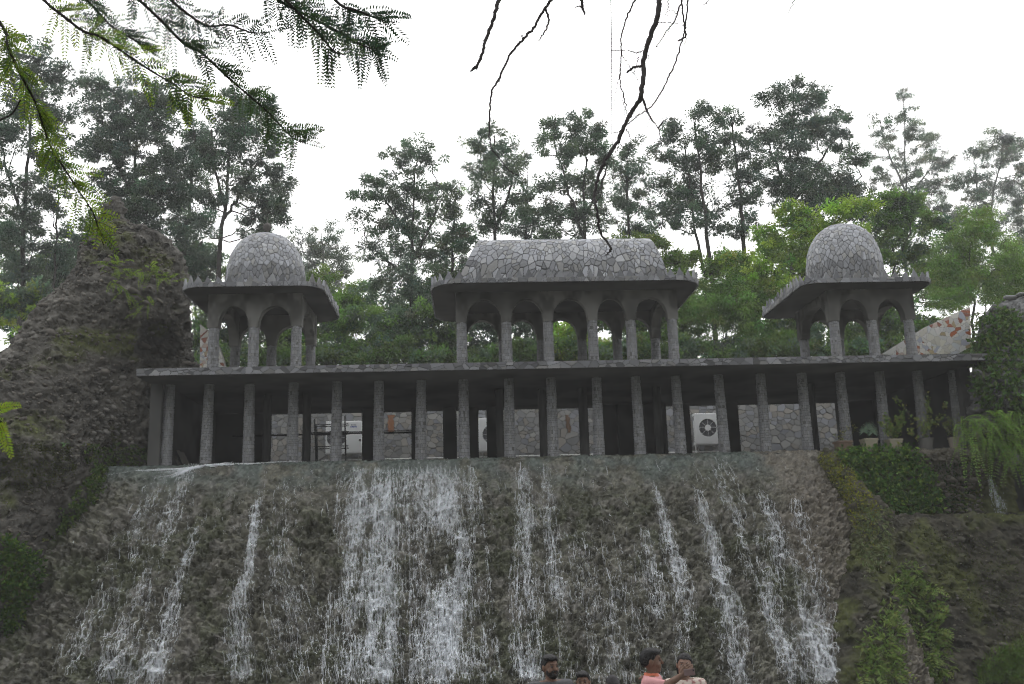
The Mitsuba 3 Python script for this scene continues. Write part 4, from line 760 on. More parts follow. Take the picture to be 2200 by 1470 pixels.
bush('leafy bush between the vaulted pavilion and the right pavilion', 37, [[(1560, 800), (1560, 690)]], [(1560, 610, 45, 30), (1515, 640, 42, 34), (1610, 640, 42, 34), (1470, 690, 35, 38), (1550, 690, 60, 40), (1630, 700, 45, 38), (1500, 740, 55, 34), (1590, 750, 60, 30), (1670, 740, 40, 30)], 34, MG, (0.12, 0.2, 0.05), dens=1.7, droop=0.7, wd=0.045)
bush('light green treetops showing right of the vaulted roof', 41, [[(1400, 760), (1410, 620), (1420, 540)]], [(1345, 508, 40, 18), (1400, 530, 30, 18), (1445, 550, 35, 20), (1480, 560, 25, 18), (1420, 590, 45, 28), (1475, 610, 40, 28)], 35, (0.26, 0.36, 0.09), MG)
bush('mid green bush in the gap right of the left pavilion', 37, [[(740, 800), (740, 680)]], [(740, 650, 38, 30), (700, 670, 28, 30), (775, 690, 36, 28), (725, 710, 48, 34), (790, 740, 40, 28), (700, 755, 45, 28), (755, 760, 45, 24)], 36, MG, DG2, dens=1.7, droop=0.7, wd=0.045)
bush('dark green bush left of the vaulted pavilion columns', 38, [[(870, 800), (870, 700)]], [(830, 700, 38, 30), (890, 700, 48, 30), (945, 690, 42, 34), (850, 745, 52, 32), (920, 745, 52, 32), (965, 740, 34, 34)], 37, DG2, MG, dens=1.6)
bush('yellow-green shrub glowing through the middle arches', 36, [[(1225, 800), (1230, 740)]], [(1205, 725, 32, 28), (1240, 700, 26, 24), (1225, 755, 42, 22), (1290, 745, 34, 22), (1315, 755, 24, 20)], 38, YG, MG, dens=1.5)
bush('shadowy hedge seen through the left arches of the vaulted pavilion', 40, [[(1080, 800), (1080, 720)]], [(1010, 690, 38, 38), (1060, 700, 40, 40), (1110, 680, 34, 38), (1150, 710, 34, 38), (1020, 750, 52, 28), (1100, 755, 52, 26), (1170, 750, 42, 28)], 39, DG, DG2, dens=1.5)
bush('shadowy hedge seen through the right arches of the vaulted pavilion', 39, [[(1380, 800), (1380, 720)]], [(1280, 680, 38, 34), (1340, 690, 40, 38), (1395, 690, 38, 38), (1440, 700, 36, 38), (1350, 750, 50, 26), (1420, 755, 50, 24)], 40, DG2, MG, dens=1.5)
bush('dark green hedge behind the left pavilion columns', 38, [[(560, 800), (560, 720)]], [(470, 680, 42, 42), (540, 690, 48, 42), (610, 690, 42, 42), (660, 700, 38, 42), (500, 745, 52, 34), (580, 750, 58, 32), (650, 760, 48, 28), (440, 740, 30, 34)], 41, DG2, MG, dens=1.7)
bush('pale yellow-green foliage behind the right side of the left dome', 45, [[(690, 760), (690, 640)]], [(690, 610, 32, 28), (720, 640, 32, 25), (670, 645, 28, 25), (640, 620, 32, 25), (600, 600, 35, 25), (540, 600, 38, 25)], 42, (0.22, 0.30, 0.10), MG, dens=1.4)
bush('dark green hedge behind the right pavilion columns', 38, [[(1820, 800), (1820, 700)]], [(1700, 690, 38, 38), (1760, 670, 42, 42), (1830, 680, 48, 42), (1900, 680, 48, 42), (1960, 690, 42, 42), (1740, 735, 48, 30), (1820, 740, 52, 28), (1900, 735, 48, 28), (1980, 720, 40, 30)], 43, MG, DG2, dens=1.6)
bush('olive green shrub at the left edge behind the rock mound', 36, [[(60, 760), (60, 680)]], [(30, 660, 48, 34), (90, 650, 34, 28), (55, 700, 50, 30)], 44, DG2, YG)
bush('low dark thicket under the tall trees at the left', 46, [[(420, 720), (420, 620)]], [(395, 560, 36, 32), (440, 570, 36, 32), (150, 600, 40, 50), (110, 640, 40, 40), (200, 520, 40, 45)], 45, DG, DG2)
bush('tangle of green growth behind the left gap of the right pavilion', 41, [[(1650, 720), (1650, 640)]], [(1600, 560, 40, 26), (1640, 640, 36, 32), (1690, 630, 36, 32), (1540, 570, 30, 24), (1580, 600, 42, 24)], 46, MG, YG, dens=1.3)
bush('long low green hedge along the back of the deck between the pavilions', 35.6, [[(x, 815), (x, 775)] for x in (420, 700, 900, 1200, 1500, 1800, 2060)], [(x, 768-0.012*(x-700)+8*math.sin(x*0.05), 40, 20) for x in range(430, 2080, 52)], 47, (0.14, 0.22, 0.07), DG2, dens=1.0, limbs=False)
bush('mid green trees filling the gap between the vaulted pavilion and the right pavilion', 46, [[(1450, 760), (1450, 620)], [(1600, 760), (1600, 600)]], [(1420, 640, 48, 40), (1480, 600, 40, 34), (1530, 660, 50, 40), (1600, 610, 45, 40), (1650, 660, 48, 40), (1690, 590, 36, 34), (1560, 560, 34, 26)], 48, MG, DG2, dens=0.8)
bush('mid green trees filling the gap left of the vaulted pavilion', 47, [[(800, 780), (800, 660)], [(930, 780), (930, 640)]], [(720, 690, 40, 34), (780, 650, 40, 34), (840, 690, 50, 38), (900, 650, 44, 36), (950, 620, 36, 30), (1010, 640, 36, 34)], 49, MG, DG2, dens=0.75)
bush('hazy green trees at the right behind the soft bright bush', 48, [[(2120, 760), (2120, 600)]], [(2010, 620, 48, 42), (2080, 600, 52, 45), (2150, 600, 52, 48), (2200, 560, 40, 48), (2060, 530, 45, 38), (2190, 660, 40, 40), (1990, 560, 36, 38)], 50, (0.17, 0.25, 0.09), DG2, dens=0.8)
bush('dark green growth behind the mound and the leftmost trunks', 47, [[(180, 720), (180, 600)]], [(30, 600, 50, 48), (100, 580, 46, 44), (160, 540, 44, 46), (420, 610, 44, 40), (450, 560, 36, 36), (70, 680, 60, 44), (10, 520, 30, 40)], 51, DG2, MG, dens=0.7)
# distant wood that closes the view between the trunks
r = rng(90); C = []
for i in range(900):
    x = r.uniform(-42, 42); y = r.uniform(70, 95); C.append((x, y, 8.5+r.random()**1.3*(5.2+2.0*math.sin(x*0.23))))
m = clumps(r, np.array(C), 0.9*(0.6+0.8*r.random(900)), 60, 0.36, 0.16, 0.3); k = key_for('distant_wood'); n = len(m[0])//4
scene[k] = mesh_entry(m, 'leaf', np.repeat(tint(r, n, (0.08, 0.115, 0.065), 0.3), 4, 0)); labels[k] = {'kind': 'stuff', 'label': 'low hazy wood far behind the trunks', 'category': 'wood'}

# trees of the grove that the photograph is taken from (their branches hang into the picture)
r = rng(95); C = np.stack([r.uniform(-36, 36, 1500), r.uniform(-14, -4, 1500), 1.5+r.random(1500)**0.75*23], 1); C[:, 2] *= 0.75+0.25*np.sin(C[:, 0]*0.31)
m = clumps(r, C, 1.1, 45, 0.5, 0.26, 0.3); k = key_for('grove'); n = len(m[0])//4
scene[k] = mesh_entry(m, 'leaf', np.repeat(tint(r, n, (0.028, 0.042, 0.024), 0.3), 4, 0)); labels[k] = {'kind': 'stuff', 'label': 'shady grove opposite the waterfall', 'category': 'wood'}
# ---- small growth on the rocks
def visible_points(name, poly, n, seed):
    """Points of a rock that a region of the photograph shows, with normals."""
    v, nn = ROCKS[name]; q = project(v); P = Polygon(poly); x0, y0, x1, y1 = P.bounds
    to = CAM-v; to /= np.linalg.norm(to, axis=1, keepdims=True)
    i = np.where((q[:, 0] > x0) & (q[:, 0] < x1) & (q[:, 1] > y0) & (q[:, 1] < y1) & ((nn*to).sum(1) > 0.05))[0]
    d = np.linalg.norm(v[i]-CAM, axis=1); cell = np.round(q[i]/9).astype(int); near = {}
    for a, c in enumerate(map(tuple, cell)): near[c] = min(near.get(c, 1e9), d[a])
    i = i[[d[a] < near[tuple(cell[a])]+0.35 for a in range(len(i))]]
    import shapely; i = i[shapely.contains_xy(P, q[i, 0], q[i, 1])]
    if len(i) == 0: return np.zeros((0, 3)), np.zeros((0, 3))
    i = rng(seed).choice(i, n); return v[i], nn[i]
def ground_cover(name, label, rock_name, poly, n, seed, base, alt, ln, wd, up=0.4, lift=0.02, cat_='creeper'):
    r = rng(seed); p, nn = visible_points(rock_name, poly, n, seed)
    if not len(p): return
    p = p+nn*lift*(0.3+r.random((len(p), 1))*2)+r.normal(size=p.shape)*0.03; d = nn*0.7+unit(r, len(p))*0.8+[0, 0, up]
    m = leaf_mesh(p, d, nn+unit(r, len(p))*0.6, ln*(0.5+r.random(len(p))), wd*(0.5+r.random(len(p))))
    single(name, m, 'leaf', label, cat_, color=np.repeat(tint(r, len(p), base, 0.35, alt, 0.25), 4, 0), kind='stuff')
ground_cover('ivy', 'dense dark green ivy hanging over the ledge wall right of the waterfall', 'ledge_wall', [(1795, 966), (1960, 966), (2000, 1010), (2030, 1100), (1900, 1105), (1850, 1060), (1800, 1000)], 5200, 51, (0.11, 0.20, 0.05), (0.24, 0.36, 0.07), 0.11, 0.06, -0.5, 0.07)
ground_cover('ivy', 'thin dark creeper on the rubble wall below the fern', 'ledge_wall', [(2000, 1000), (2090, 980), (2100, 1090), (2030, 1100)], 500, 52, (0.03, 0.055, 0.018), (0.06, 0.1, 0.03), 0.08, 0.04, -0.4, 0.03)
ground_cover('moss', 'yellow-green moss along the sloping ridge right of the waterfall', 'lower_bank', [(1750, 972), (1800, 975), (1890, 1090), (1880, 1180), (1840, 1140), (1790, 1040)], 2600, 53, (0.38, 0.39, 0.05), (0.24, 0.27, 0.06), 0.05, 0.025, 0.3, 0.01)
ground_cover('weed_patch', 'light green weeds with arching leaves on the bank at lower right', 'lower_bank', [(1930, 1215), (1985, 1225), (2030, 1330), (2040, 1470), (1850, 1470), (1850, 1390), (1900, 1300)], 2000, 54, (0.17, 0.26, 0.06), (0.28, 0.35, 0.12), 0.16, 0.035, -0.25, 0.10)
ground_cover('weed_patch', 'thin trailing weeds below the ridge at the ledge corner', 'lower_bank', [(1850, 1080), (1910, 1095), (1905, 1200), (1860, 1240), (1845, 1150)], 900, 55, (0.17, 0.21, 0.09), (0.28, 0.30, 0.17), 0.12, 0.03, -0.5, 0.06)
ground_cover('moss', 'dull moss patches over the shaded bank at right', 'lower_bank', [(1950, 1120), (2200, 1180), (2200, 1400), (2040, 1300)], 2600, 56, (0.05, 0.062, 0.018), (0.08, 0.085, 0.03), 0.06, 0.02, -0.2, 0.01)
ground_cover('grass_tuft', 'tuft of green grass in the bottom right corner', 'lower_bank', [(2110, 1420), (2200, 1380), (2200, 1470), (2100, 1470)], 1500, 57, (0.14, 0.22, 0.045), (0.2, 0.28, 0.07), 0.22, 0.014, 0.2, 0.06, 'grass')
ground_cover('creeper', 'green creeper between the mound and the left edge of the rock face', 'rock_mound', [(200, 1000), (240, 1010), (190, 1110), (130, 1210), (95, 1200), (130, 1110)], 2200, 58, (0.10, 0.165, 0.04), (0.2, 0.26, 0.08), 0.09, 0.05, 0.0, 0.06)
ground_cover('creeper', 'dark leafy undergrowth at the bottom left edge', 'rock_mound', [(0, 1150), (70, 1190), (110, 1230), (60, 1320), (0, 1380)], 2600, 59, (0.07, 0.135, 0.03), (0.16, 0.24, 0.05), 0.10, 0.055, 0.0, 0.07)
ground_cover('creeper', 'low growth along the foot of the mound beside the colonnade', 'rock_mound', [(180, 955), (330, 960), (330, 1005), (180, 1000)], 1100, 60, (0.08, 0.125, 0.035), (0.14, 0.18, 0.06), 0.08, 0.045, 0.1, 0.04)
ground_cover('moss', 'dull green mossy grass over the lower left of the mound', 'rock_mound', [(0, 950), (150, 960), (160, 1020), (60, 1060), (0, 1050)], 2600, 61, (0.06, 0.07, 0.022), (0.09, 0.095, 0.03), 0.09, 0.016, 0.0, 0.02)
ground_cover('creeper', 'trailing creeper over the grey rock at the right end of the deck', 'right_rock', [(2105, 690), (2150, 660), (2200, 690), (2200, 880), (2110, 870), (2095, 790)], 2000, 62, (0.10, 0.165, 0.05), (0.18, 0.25, 0.09), 0.14, 0.085, -0.3, 0.10)
def fronds(k, name, roots, dirs, lens, seed, base, n=16, ll=0.09, lw=0.02, droop=1.2, joined=True):
    """Arching fronds: a midrib with leaflets on both sides; one mesh."""
    r = rng(seed); ms, cs, rib = [], [], []
    for p, d, L in zip(roots, dirs, lens):
        d = d/np.linalg.norm(d); t = np.linspace(0, 1, n); P = p+d*(L*t)[:, None]+np.array([0, 0, -1])*(droop*L*t**2*0.55)[:, None]
        rib.append(tube(P, np.linspace(0.005, 0.0015, n), 3, False)); tg = np.gradient(P, axis=0); tg /= np.linalg.norm(tg, axis=1, keepdims=True)
        s = np.cross(tg, r.normal(size=3)*0.4+[0, -0.3, 1]); s /= np.linalg.norm(s, axis=1, keepdims=True)
        for sg in (1, -1):
            ms.append(leaf_mesh(P[1:], s[1:]*sg+tg[1:]*0.55, np.cross(s, tg)[1:]+r.normal(size=(n-1, 3))*0.3, ll*np.sin(np.pi*(0.12+0.86*t[1:]))**0.7*(0.8+0.4*r.random()), lw)); cs.append(np.repeat(tint(r, n-1, np.asarray(base)*r.uniform(0.7, 1.3), 0.15), 4, 0))
    m = cat(ms+rib); c = np.vstack(cs+[np.tile((0.05, 0.07, 0.03), (sum(len(x[0]) for x in rib), 1))]); part(k, name, m, 'leaf', c, kind='stuff' if joined else None)
k = thing('weed_patch', 'pale arching leafy weeds standing out of the patch on the lower right bank', 'weeds'); labels[k]['kind'] = 'stuff'
p_, n_ = visible_points('lower_bank', [(1935, 1220), (1985, 1225), (2035, 1330), (2045, 1470), (1850, 1470), (1850, 1400), (1900, 1300)], 150, 66); r = rng(66)
fronds(k, 'leaves', p_, n_*0.8+np.array([0, 0, 0.7])+r.normal(size=p_.shape)*0.5, r.uniform(0.25, 0.6, 150), 67, (0.26, 0.34, 0.10), 9, 0.15, 0.04, 1.3)
k = thing('grass_tuft', 'long pale grass blades at the bottom right corner', 'grass'); labels[k]['kind'] = 'stuff'
p_, n_ = visible_points('lower_bank', [(2120, 1420), (2200, 1390), (2200, 1470), (2100, 1470)], 90, 68)
fronds(k, 'leaves', p_, n_*0.6+np.array([0, 0, 0.9])+r.normal(size=p_.shape)*0.5, r.uniform(0.25, 0.5, 90), 69, (0.2, 0.3, 0.08), 14, 0.06, 0.02, 1.6)
r = rng(63); k = thing('fern', 'big drooping green fern hanging over the ledge at the right edge', 'fern'); n = 260
roots = np.array([at(r.uniform(2062, 2290), r.uniform(885, 960), 23.7+r.random()*0.7) for _ in range(n)]); roots[:, 2] -= 0.1
dirs = np.stack([r.normal(size=n)*0.8-0.1, -0.55-0.6*r.random(n), 0.55+r.normal(size=n)*0.55], 1); part(k, 'root_mass', trimesh.creation.icosphere(3, 0.42).apply_transform(np.diag([2.2, 0.7, 0.8, 1])).apply_translation(at(2180, 925, 24.4)), 'earth', (0.05, 0.045, 0.03), True)
fronds(k, 'fronds', roots, dirs, r.uniform(0.7, 1.5, n), 64, (0.20, 0.32, 0.07), 26, 0.075, 0.034, 2.0)
k = thing('small_fall', 'narrow trickle of water falling in the dark hollow under the fern', 'water')
labels[k]['kind'] = 'stuff'
n = 150; r = rng(65); t = r.random(n); x0 = at(2130, 1040, 24.85)
P = np.stack([at(2128, 1030, 24.9)+(at(2160, 1130, 24.45)-at(2128, 1030, 24.9))*a+r.normal(size=3)*[0.03+0.09*a, 0.03, 0.02] for a in t]); st = np.linspace(-0.5, 0.5, 6)
Q = P[:, None]+np.array([0.10, -0.10, -1.0])*(st[:, None]*(0.05+0.2*r.random((n, 1, 1))))+r.normal(size=(n, 6, 3))*0.006
scene[k] = mesh_entry(ribbons(Q, (0.002+0.005*r.random((n, 1))**2)*np.sin(np.linspace(0.1, 3.04, 6))), 'foam', (0.7, 0.74, 0.8))
# pots on the ledge
def pot(px0, px1, py0, py1, Y, colour, label, square=True):
    k = thing('plant_pot', label, 'plant pot'); a, b = at(px0, py1, Y), at(px1, py0, Y); x0, x1, z0, z1 = a[0], b[0], zl0+0.01, b[2]; w = (x1-x0)/2; cx = (x0+x1)/2
    prof = [(w*0.001, z0), (w*0.78, z0), (w*0.97, z1-0.05), (w*1.06, z1-0.05), (w*1.06, z1), (w*0.93, z1), (w*0.9, z1-0.06)]
    v, f = lathe(prof, np.array([cx, Y+w, 0]), 4 if square else 20)
    if square:
        v = v-[cx, Y+w, 0]; c, s = math.cos(math.pi/4), math.sin(math.pi/4); v = np.stack([(v[:, 0]*c-v[:, 1]*s)*1.35, (v[:, 0]*s+v[:, 1]*c)*1.35, v[:, 2]], 1)+[cx, Y+w, 0]
    part(k, 'pot_body', (v, f), 'stone', colour); part(k, 'soil', (lathe([(0.001, z1-0.05), (w*0.92, z1-0.05)], np.array([cx, Y+w, 0]), 12)), 'earth', (0.05, 0.04, 0.03)); return k, np.array([cx, Y+w, z1])
def stems(k, name, base, tips, seed, colr, alt, n, ln, wd, rad=0.008):
    r = rng(seed); ms, cs, wd_ = [], [], []
    for tip in tips:
        mid = (base+tip)/2+r.normal(size=3)*0.06; P = curve([base, mid, tip], 14); wd_.append(tube(P, np.linspace(rad, rad*0.3, 14), 5)); t = 0.25+0.75*r.random(n)**0.7; i = (t*13).astype(int)
        p = P[i]+r.normal(size=(n, 3))*0.03; ms.append(leaf_mesh(p, unit(r, n)+[0, -0.2, 0.2], unit(r, n), ln*(0.6+0.7*r.random(n)), wd*(0.6+0.7*r.random(n)))); cs.append(np.repeat(tint(r, n, colr, 0.25, alt, 0.3), 4, 0))
    part(k, 'stems', cat(wd_), 'bark', (0.09, 0.08, 0.05)); part(k, name, cat(ms), 'leaf', np.vstack(cs), kind='stuff')
TAN, YL = (0.33, 0.30, 0.22), (0.40, 0.43, 0.14)
k, b1 = pot(1803, 1833, 946, 968, 25.25, (0.17, 0.12, 0.085), 'low brown planter at the left end of the ledge', True)
k, b2 = pot(1860, 1887, 941, 966, 25.25, TAN, 'tan square pot holding a small fan palm', True)
k, b3 = pot(1914, 1940, 942, 966, 25.25, TAN, 'tan square pot of the bushy shrub right of the fan palm', True)
k, b4 = pot(1983, 2011, 940, 965, 25.3, (0.13, 0.125, 0.115), 'dark grey pot under the tall straggling shrub', False)
k, b5 = pot(2046, 2068, 938, 963, 25.3, (0.25, 0.22, 0.18), 'pale round pot nearest the fern', False)
T_ = lambda pts, Y=25.3: ats(pts, Y)
k = thing('potted_shrub', 'sparse dry weed in the low brown planter', 'shrub'); stems(k, 'leaves', b1-[0, 0, 0.06], T_([(1808, 925), (1825, 915), (1836, 908), (1795, 930)]), 71, (0.2, 0.2, 0.08), YL, 26, 0.06, 0.03, 0.005)
k = thing('fan_palm', 'small pale fan palm in a tan pot on the ledge', 'palm'); c = at(1866, 922, 25.3); r = rng(72); ms, cs, st_ = [], [], []
for o, rd in [((0, 0, 0), 0.26), ((0.12, 0.06, -0.1), 0.2), ((-0.1, 0.1, -0.06), 0.2)]:
    cc = c+o; st_.append(tube(curve([b2-[0, 0, 0.06], (b2+cc)/2+[0.03, 0, 0], cc], 8), 0.008, 5)); a = np.linspace(-0.6, 3.7, 22)
    d = np.stack([np.cos(a), -0.35+0*a, np.sin(a)], 1); ms.append(leaf_mesh(np.tile(cc, (22, 1)), d, np.tile([0, -1, 0.2], (22, 1)), rd*(0.85+0.15*r.random(22)), 0.017)); cs.append(np.repeat(tint(r, 22, (0.27, 0.38, 0.27), 0.15), 4, 0))
part(k, 'stalks', cat(st_), 'bark', (0.1, 0.11, 0.05)); part(k, 'fronds', cat(ms), 'leaf', np.vstack(cs))
k = thing('potted_shrub', 'bushy green shrub in the second tan pot', 'shrub'); stems(k, 'leaves', b3-[0, 0, 0.06], T_([(1905, 895), (1890, 905), (1925, 892), (1938, 884), (1935, 910), (1912, 915), (1898, 888), (1942, 900)]), 73, (0.2, 0.3, 0.07), YL, 60, 0.085, 0.055)
k = thing('potted_shrub', 'tall straggling shrub with three long stems against the dark wall', 'shrub'); stems(k, 'leaves', b4-[0, 0, 0.06], T_([(1922, 851), (1993, 842), (2034, 859), (1965, 895), (1950, 920), (2015, 895), (2000, 880), (1985, 900)]), 74, (0.26, 0.34, 0.10), YL, 48, 0.085, 0.06)
k = thing('potted_shrub', 'grassy plant in the pale round pot', 'shrub'); stems(k, 'leaves', b5-[0, 0, 0.06], T_([(2040, 895), (2060, 888), (2075, 900), (2030, 910), (2052, 905), (2070, 915)]), 75, (0.2, 0.26, 0.08), YL, 40, 0.12, 0.02)
# bright acacia sprays on the mound
k = thing('acacia_spray', 'bright yellow-green feathery sprays growing from the face of the mound', 'shrub'); r = rng(76); roots, dirs, ln_ = [], [], []
for (x0, y0), (x1, y1), n in [((215, 575), (270, 560), 16), ((265, 590), (330, 580), 18), ((320, 585), (385, 605), 18), ((240, 600), (290, 640), 9), ((330, 620), (300, 665), 6)]:
    a, b = at(x0, y0, 25.55), at(x1, y1, 25.2)
    for i in range(n): t = r.random(); roots.append(a+(b-a)*t+r.normal(size=3)*0.06); dirs.append((b-a)/np.linalg.norm(b-a)*0.5+np.array([r.normal()*0.8, -0.5+0.4*r.normal(), 0.5*r.normal()+0.15])); ln_.append(r.uniform(0.3, 0.5))
fronds(k, 'leaves', roots, dirs, ln_, 77, (0.21, 0.31, 0.04), 14, 0.09, 0.022, 0.9)
a = curve(ats([(215, 590), (270, 572), (330, 585), (385, 605)], 25.4), 20); part(k, 'twig', tube(a, np.linspace(0.02, 0.006, 20), 6), 'bark', (0.08, 0.07, 0.045))
for n_, (px, py, s, lab) in enumerate([(300-170, 960, 0.16, 'single pale broad-leaved seedling on the lower left of the mound'), (80, 932, 0.12, 'tiny yellow-green seedling on the mound face'), (92, 1158, 0.13, 'pair of pale pointed leaves at the foot of the left creeper')]):
    p, nn = visible_points('rock_mound', [(px-8, py-8), (px+8, py-8), (px+8, py+8), (px-8, py+8)], 1, 80+n_)
    if len(p):
        r = rng(81+n_); a = np.arange(6)*1.05+r.random(6); d = np.stack([np.cos(a), -0.4+0*a, 0.35+0.6*np.sin(a)], 1); m = leaf_mesh(np.tile(p[0]+nn[0]*0.06, (6, 1)), d, np.tile([0, -0.5, 1], (6, 1)), s*(0.8+0.4*r.random(6)), s*0.42)
        k = thing('seedling', lab, 'plant'); part(k, 'stem', tube([p[0]-nn[0]*0.03, p[0]+nn[0]*0.07], 0.006, 5), 'bark', (0.1, 0.12, 0.05)); part(k, 'leaves', m, 'leaf', np.repeat(tint(r, 6, (0.14, 0.24, 0.10) if n_ == 0 else (0.22, 0.24, 0.08), 0.1), 4, 0))

# ---------------------------------------------------------------- near branches hanging into the picture
def acacia(label, path, Y, leaves, seed, base, alt, size=1.0, r0=0.005, side=None):
    """A twig of a feathery-leaved tree; each pinnate leaf is a part."""
    r = rng(seed); k = thing('acacia_branch', label, 'branch'); P = ats(path, Y); P[:, 1] += np.cumsum(r.normal(size=len(P))*0.03); P = curve(P, 300); a_ = np.r_[0, np.cumsum(np.linalg.norm(np.diff(P, axis=0), axis=1))]; P = np.stack([np.interp(np.linspace(0, a_[-1], 60), a_, P[:, i]) for i in range(3)], 1)
    part(k, 'twig', tube(P, np.linspace(r0, 0.0018, 60), 7, seed=seed, rough=0.25), 'bark', (0.035, 0.03, 0.026))
    tg = np.gradient(P, axis=0); tg /= np.linalg.norm(tg, axis=1, keepdims=True); IN = FWD
    for t0, t1, n in leaves:
        for j in range(int(n*0.95)):
            i = int(np.clip((t0+(t1-t0)*(j+r.random())/n)*59, 0, 59)); p, t = P[i], tg[i]
            sd = np.cross(IN, t); sd /= np.linalg.norm(sd); sg = r.choice([-1, 1]); a = r.uniform(0.35, 1.2)
            d = t*math.cos(a)+sd*sg*math.sin(a)+np.array([0, 0, -0.3*r.random()])+IN*r.normal()*0.3; d /= np.linalg.norm(d)
            L = size*r.uniform(0.06, 0.135); m = max(6, int(L/0.0088/size)); u = np.linspace(0.06, 1, m); Q = p+d*(L*u)[:, None]+np.array([0, 0, -1])*(L*0.2*u**2)[:, None]
            s = np.cross(d, IN+r.normal(size=3)*0.3); s /= np.linalg.norm(s); tq = np.gradient(Q, axis=0); tq /= np.linalg.norm(tq, axis=1, keepdims=True); ms = []
            ll = size*0.0235*np.sin(np.pi*(0.2+0.68*u))**0.8*r.uniform(0.8, 1.15); nrm = np.cross(s, d); fl = r.uniform(0.45, 0.95)
            for q in (1, -1): ms.append(leaf_mesh(Q, s*q*np.ones((m, 1))+tq*fl+r.normal(size=(m, 3))*0.08, np.tile(nrm, (m, 1))+r.normal(size=(m, 3))*0.25, ll, size*0.0062, 0.06, 0.5))
            mm = cat(ms+[tube(np.vstack([p, Q]), np.linspace(0.0011, 0.0004, m+1)*size, 3, False)]); nl = 2*m*4
            c = np.asarray(base)+(np.asarray(alt)-np.asarray(base))*np.clip(r.normal(0.4, 0.3), 0, 1); c = np.vstack([np.repeat(tint(r, 2*m, c, 0.12), 4, 0), np.tile((0.06, 0.08, 0.03), (len(mm[0])-nl, 1))])
            part(k, 'leaf', mm, 'leaf', c)
G1, G2, G3 = (0.10, 0.165, 0.045), (0.34, 0.47, 0.05), (0.055, 0.09, 0.055)
acacia('long feathery green branch drooping down the left edge over the mound', [(-30, 10), (0, 57), (24, 106), (53, 163), (75, 220), (88, 265), (108, 314), (135, 359), (163, 404), (184, 441), (195, 473), (197, 505)], 2.7, [(0.02, 0.45, 42), (0.45, 1.0, 66)], 201, G1, G2, 0.817)
acacia('feathery branch slanting down at upper left, ending above the forked tree', [(60, -40), (98, 0), (139, 37), (184, 73), (229, 98), (278, 122), (318, 143), (359, 163), (392, 176), (435, 190)], 2.6, [(0.1, 0.75, 40), (0.75, 1.0, 30)], 202, G3, G2, 0.86)
acacia('feathery branch slanting across the upper left sky with its tip in clear sky', [(260, -30), (302, 8), (347, 45), (388, 78), (429, 106), (469, 131), (498, 151), (531, 184), (571, 224), (600, 257), (629, 286), (655, 306)], 2.7, [(0.05, 0.6, 38), (0.6, 1.0, 42)], 203, G3, G1, 0.86)
acacia('dark feathery leaf cluster hanging in the upper left corner of the sky', [(120, -60), (180, -10), (215, 20), (262, 42), (285, 70)], 2.8, [(0.2, 1.0, 40)], 204, G3, G1, 0.817)
acacia('dark feathery branch along the top edge at the left of centre', [(330, -30), (384, 4), (425, 16), (470, 8), (520, 20), (560, 20)], 2.6, [(0.1, 1.0, 36)], 205, G3, G3, 0.86)
acacia('dark feathery branch reaching furthest right into the open sky', [(560, -30), (620, 8), (680, 25), (720, 41), (745, 61), (773, 77), (802, 98), (832, 106)], 2.7, [(0.05, 0.5, 34), (0.5, 0.98, 32)], 206, G3, G3, 0.903)
acacia('dark feathery sprig hanging under the top right leafy branch', [(690, -30), (735, 20), (775, 50), (815, 68), (852, 78)], 2.55, [(0.25, 0.98, 22)], 209, G3, G3, 0.9)
acacia('dark feathery sprig hanging lowest from the top right leafy branch', [(590, -20), (640, 40), (680, 75), (715, 105), (740, 118)], 2.65, [(0.3, 0.98, 22)], 210, G3, G1, 0.9)
acacia('small bright leafy twig poking in at the left edge, low down', [(-60, 870), (-30, 885), (0, 900), (22, 912)], 2.8, [(0.3, 1.0, 14)], 207, G2, G2, 0.8, 0.004)
acacia('nearly bare thin twig crossing the left edge', [(-20, 322), (0, 314), (25, 295), (50, 268), (74, 245)], 2.7, [(0.0, 0.4, 3)], 208, G1, G2, 0.8, 0.004)
Zc = lambda pts: [(720+x/2.45, y/2.45) for x, y in pts]
def bare(label, specs, Y, seed):
    """Dead wood hanging from above: (zoomed pixel path, width at start, width at end)."""
    r = rng(seed); k = thing('bare_branch', label, 'branch')
    for n_, (pts, w0, w1) in enumerate(specs):
        P = ats(Zc(pts), Y); P[:, 1] += r.normal(size=len(P))*0.03*(n_ == 0); n = max(10, len(pts)*6); P = curve(P, n); P[1:-1] += r.normal(size=(n-2, 3))*0.004*[1, 1, 0.6]
        s = Y/2062/2.45/2; part(k, 'limb' if n_ == 0 else 'twig', tube(P, np.linspace(w0*s, w1*s, n)*(1+0.16*(r.random(n)-0.5)), 9, seed=seed+n_, rough=0.22), 'bark', (0.075, 0.068, 0.066))
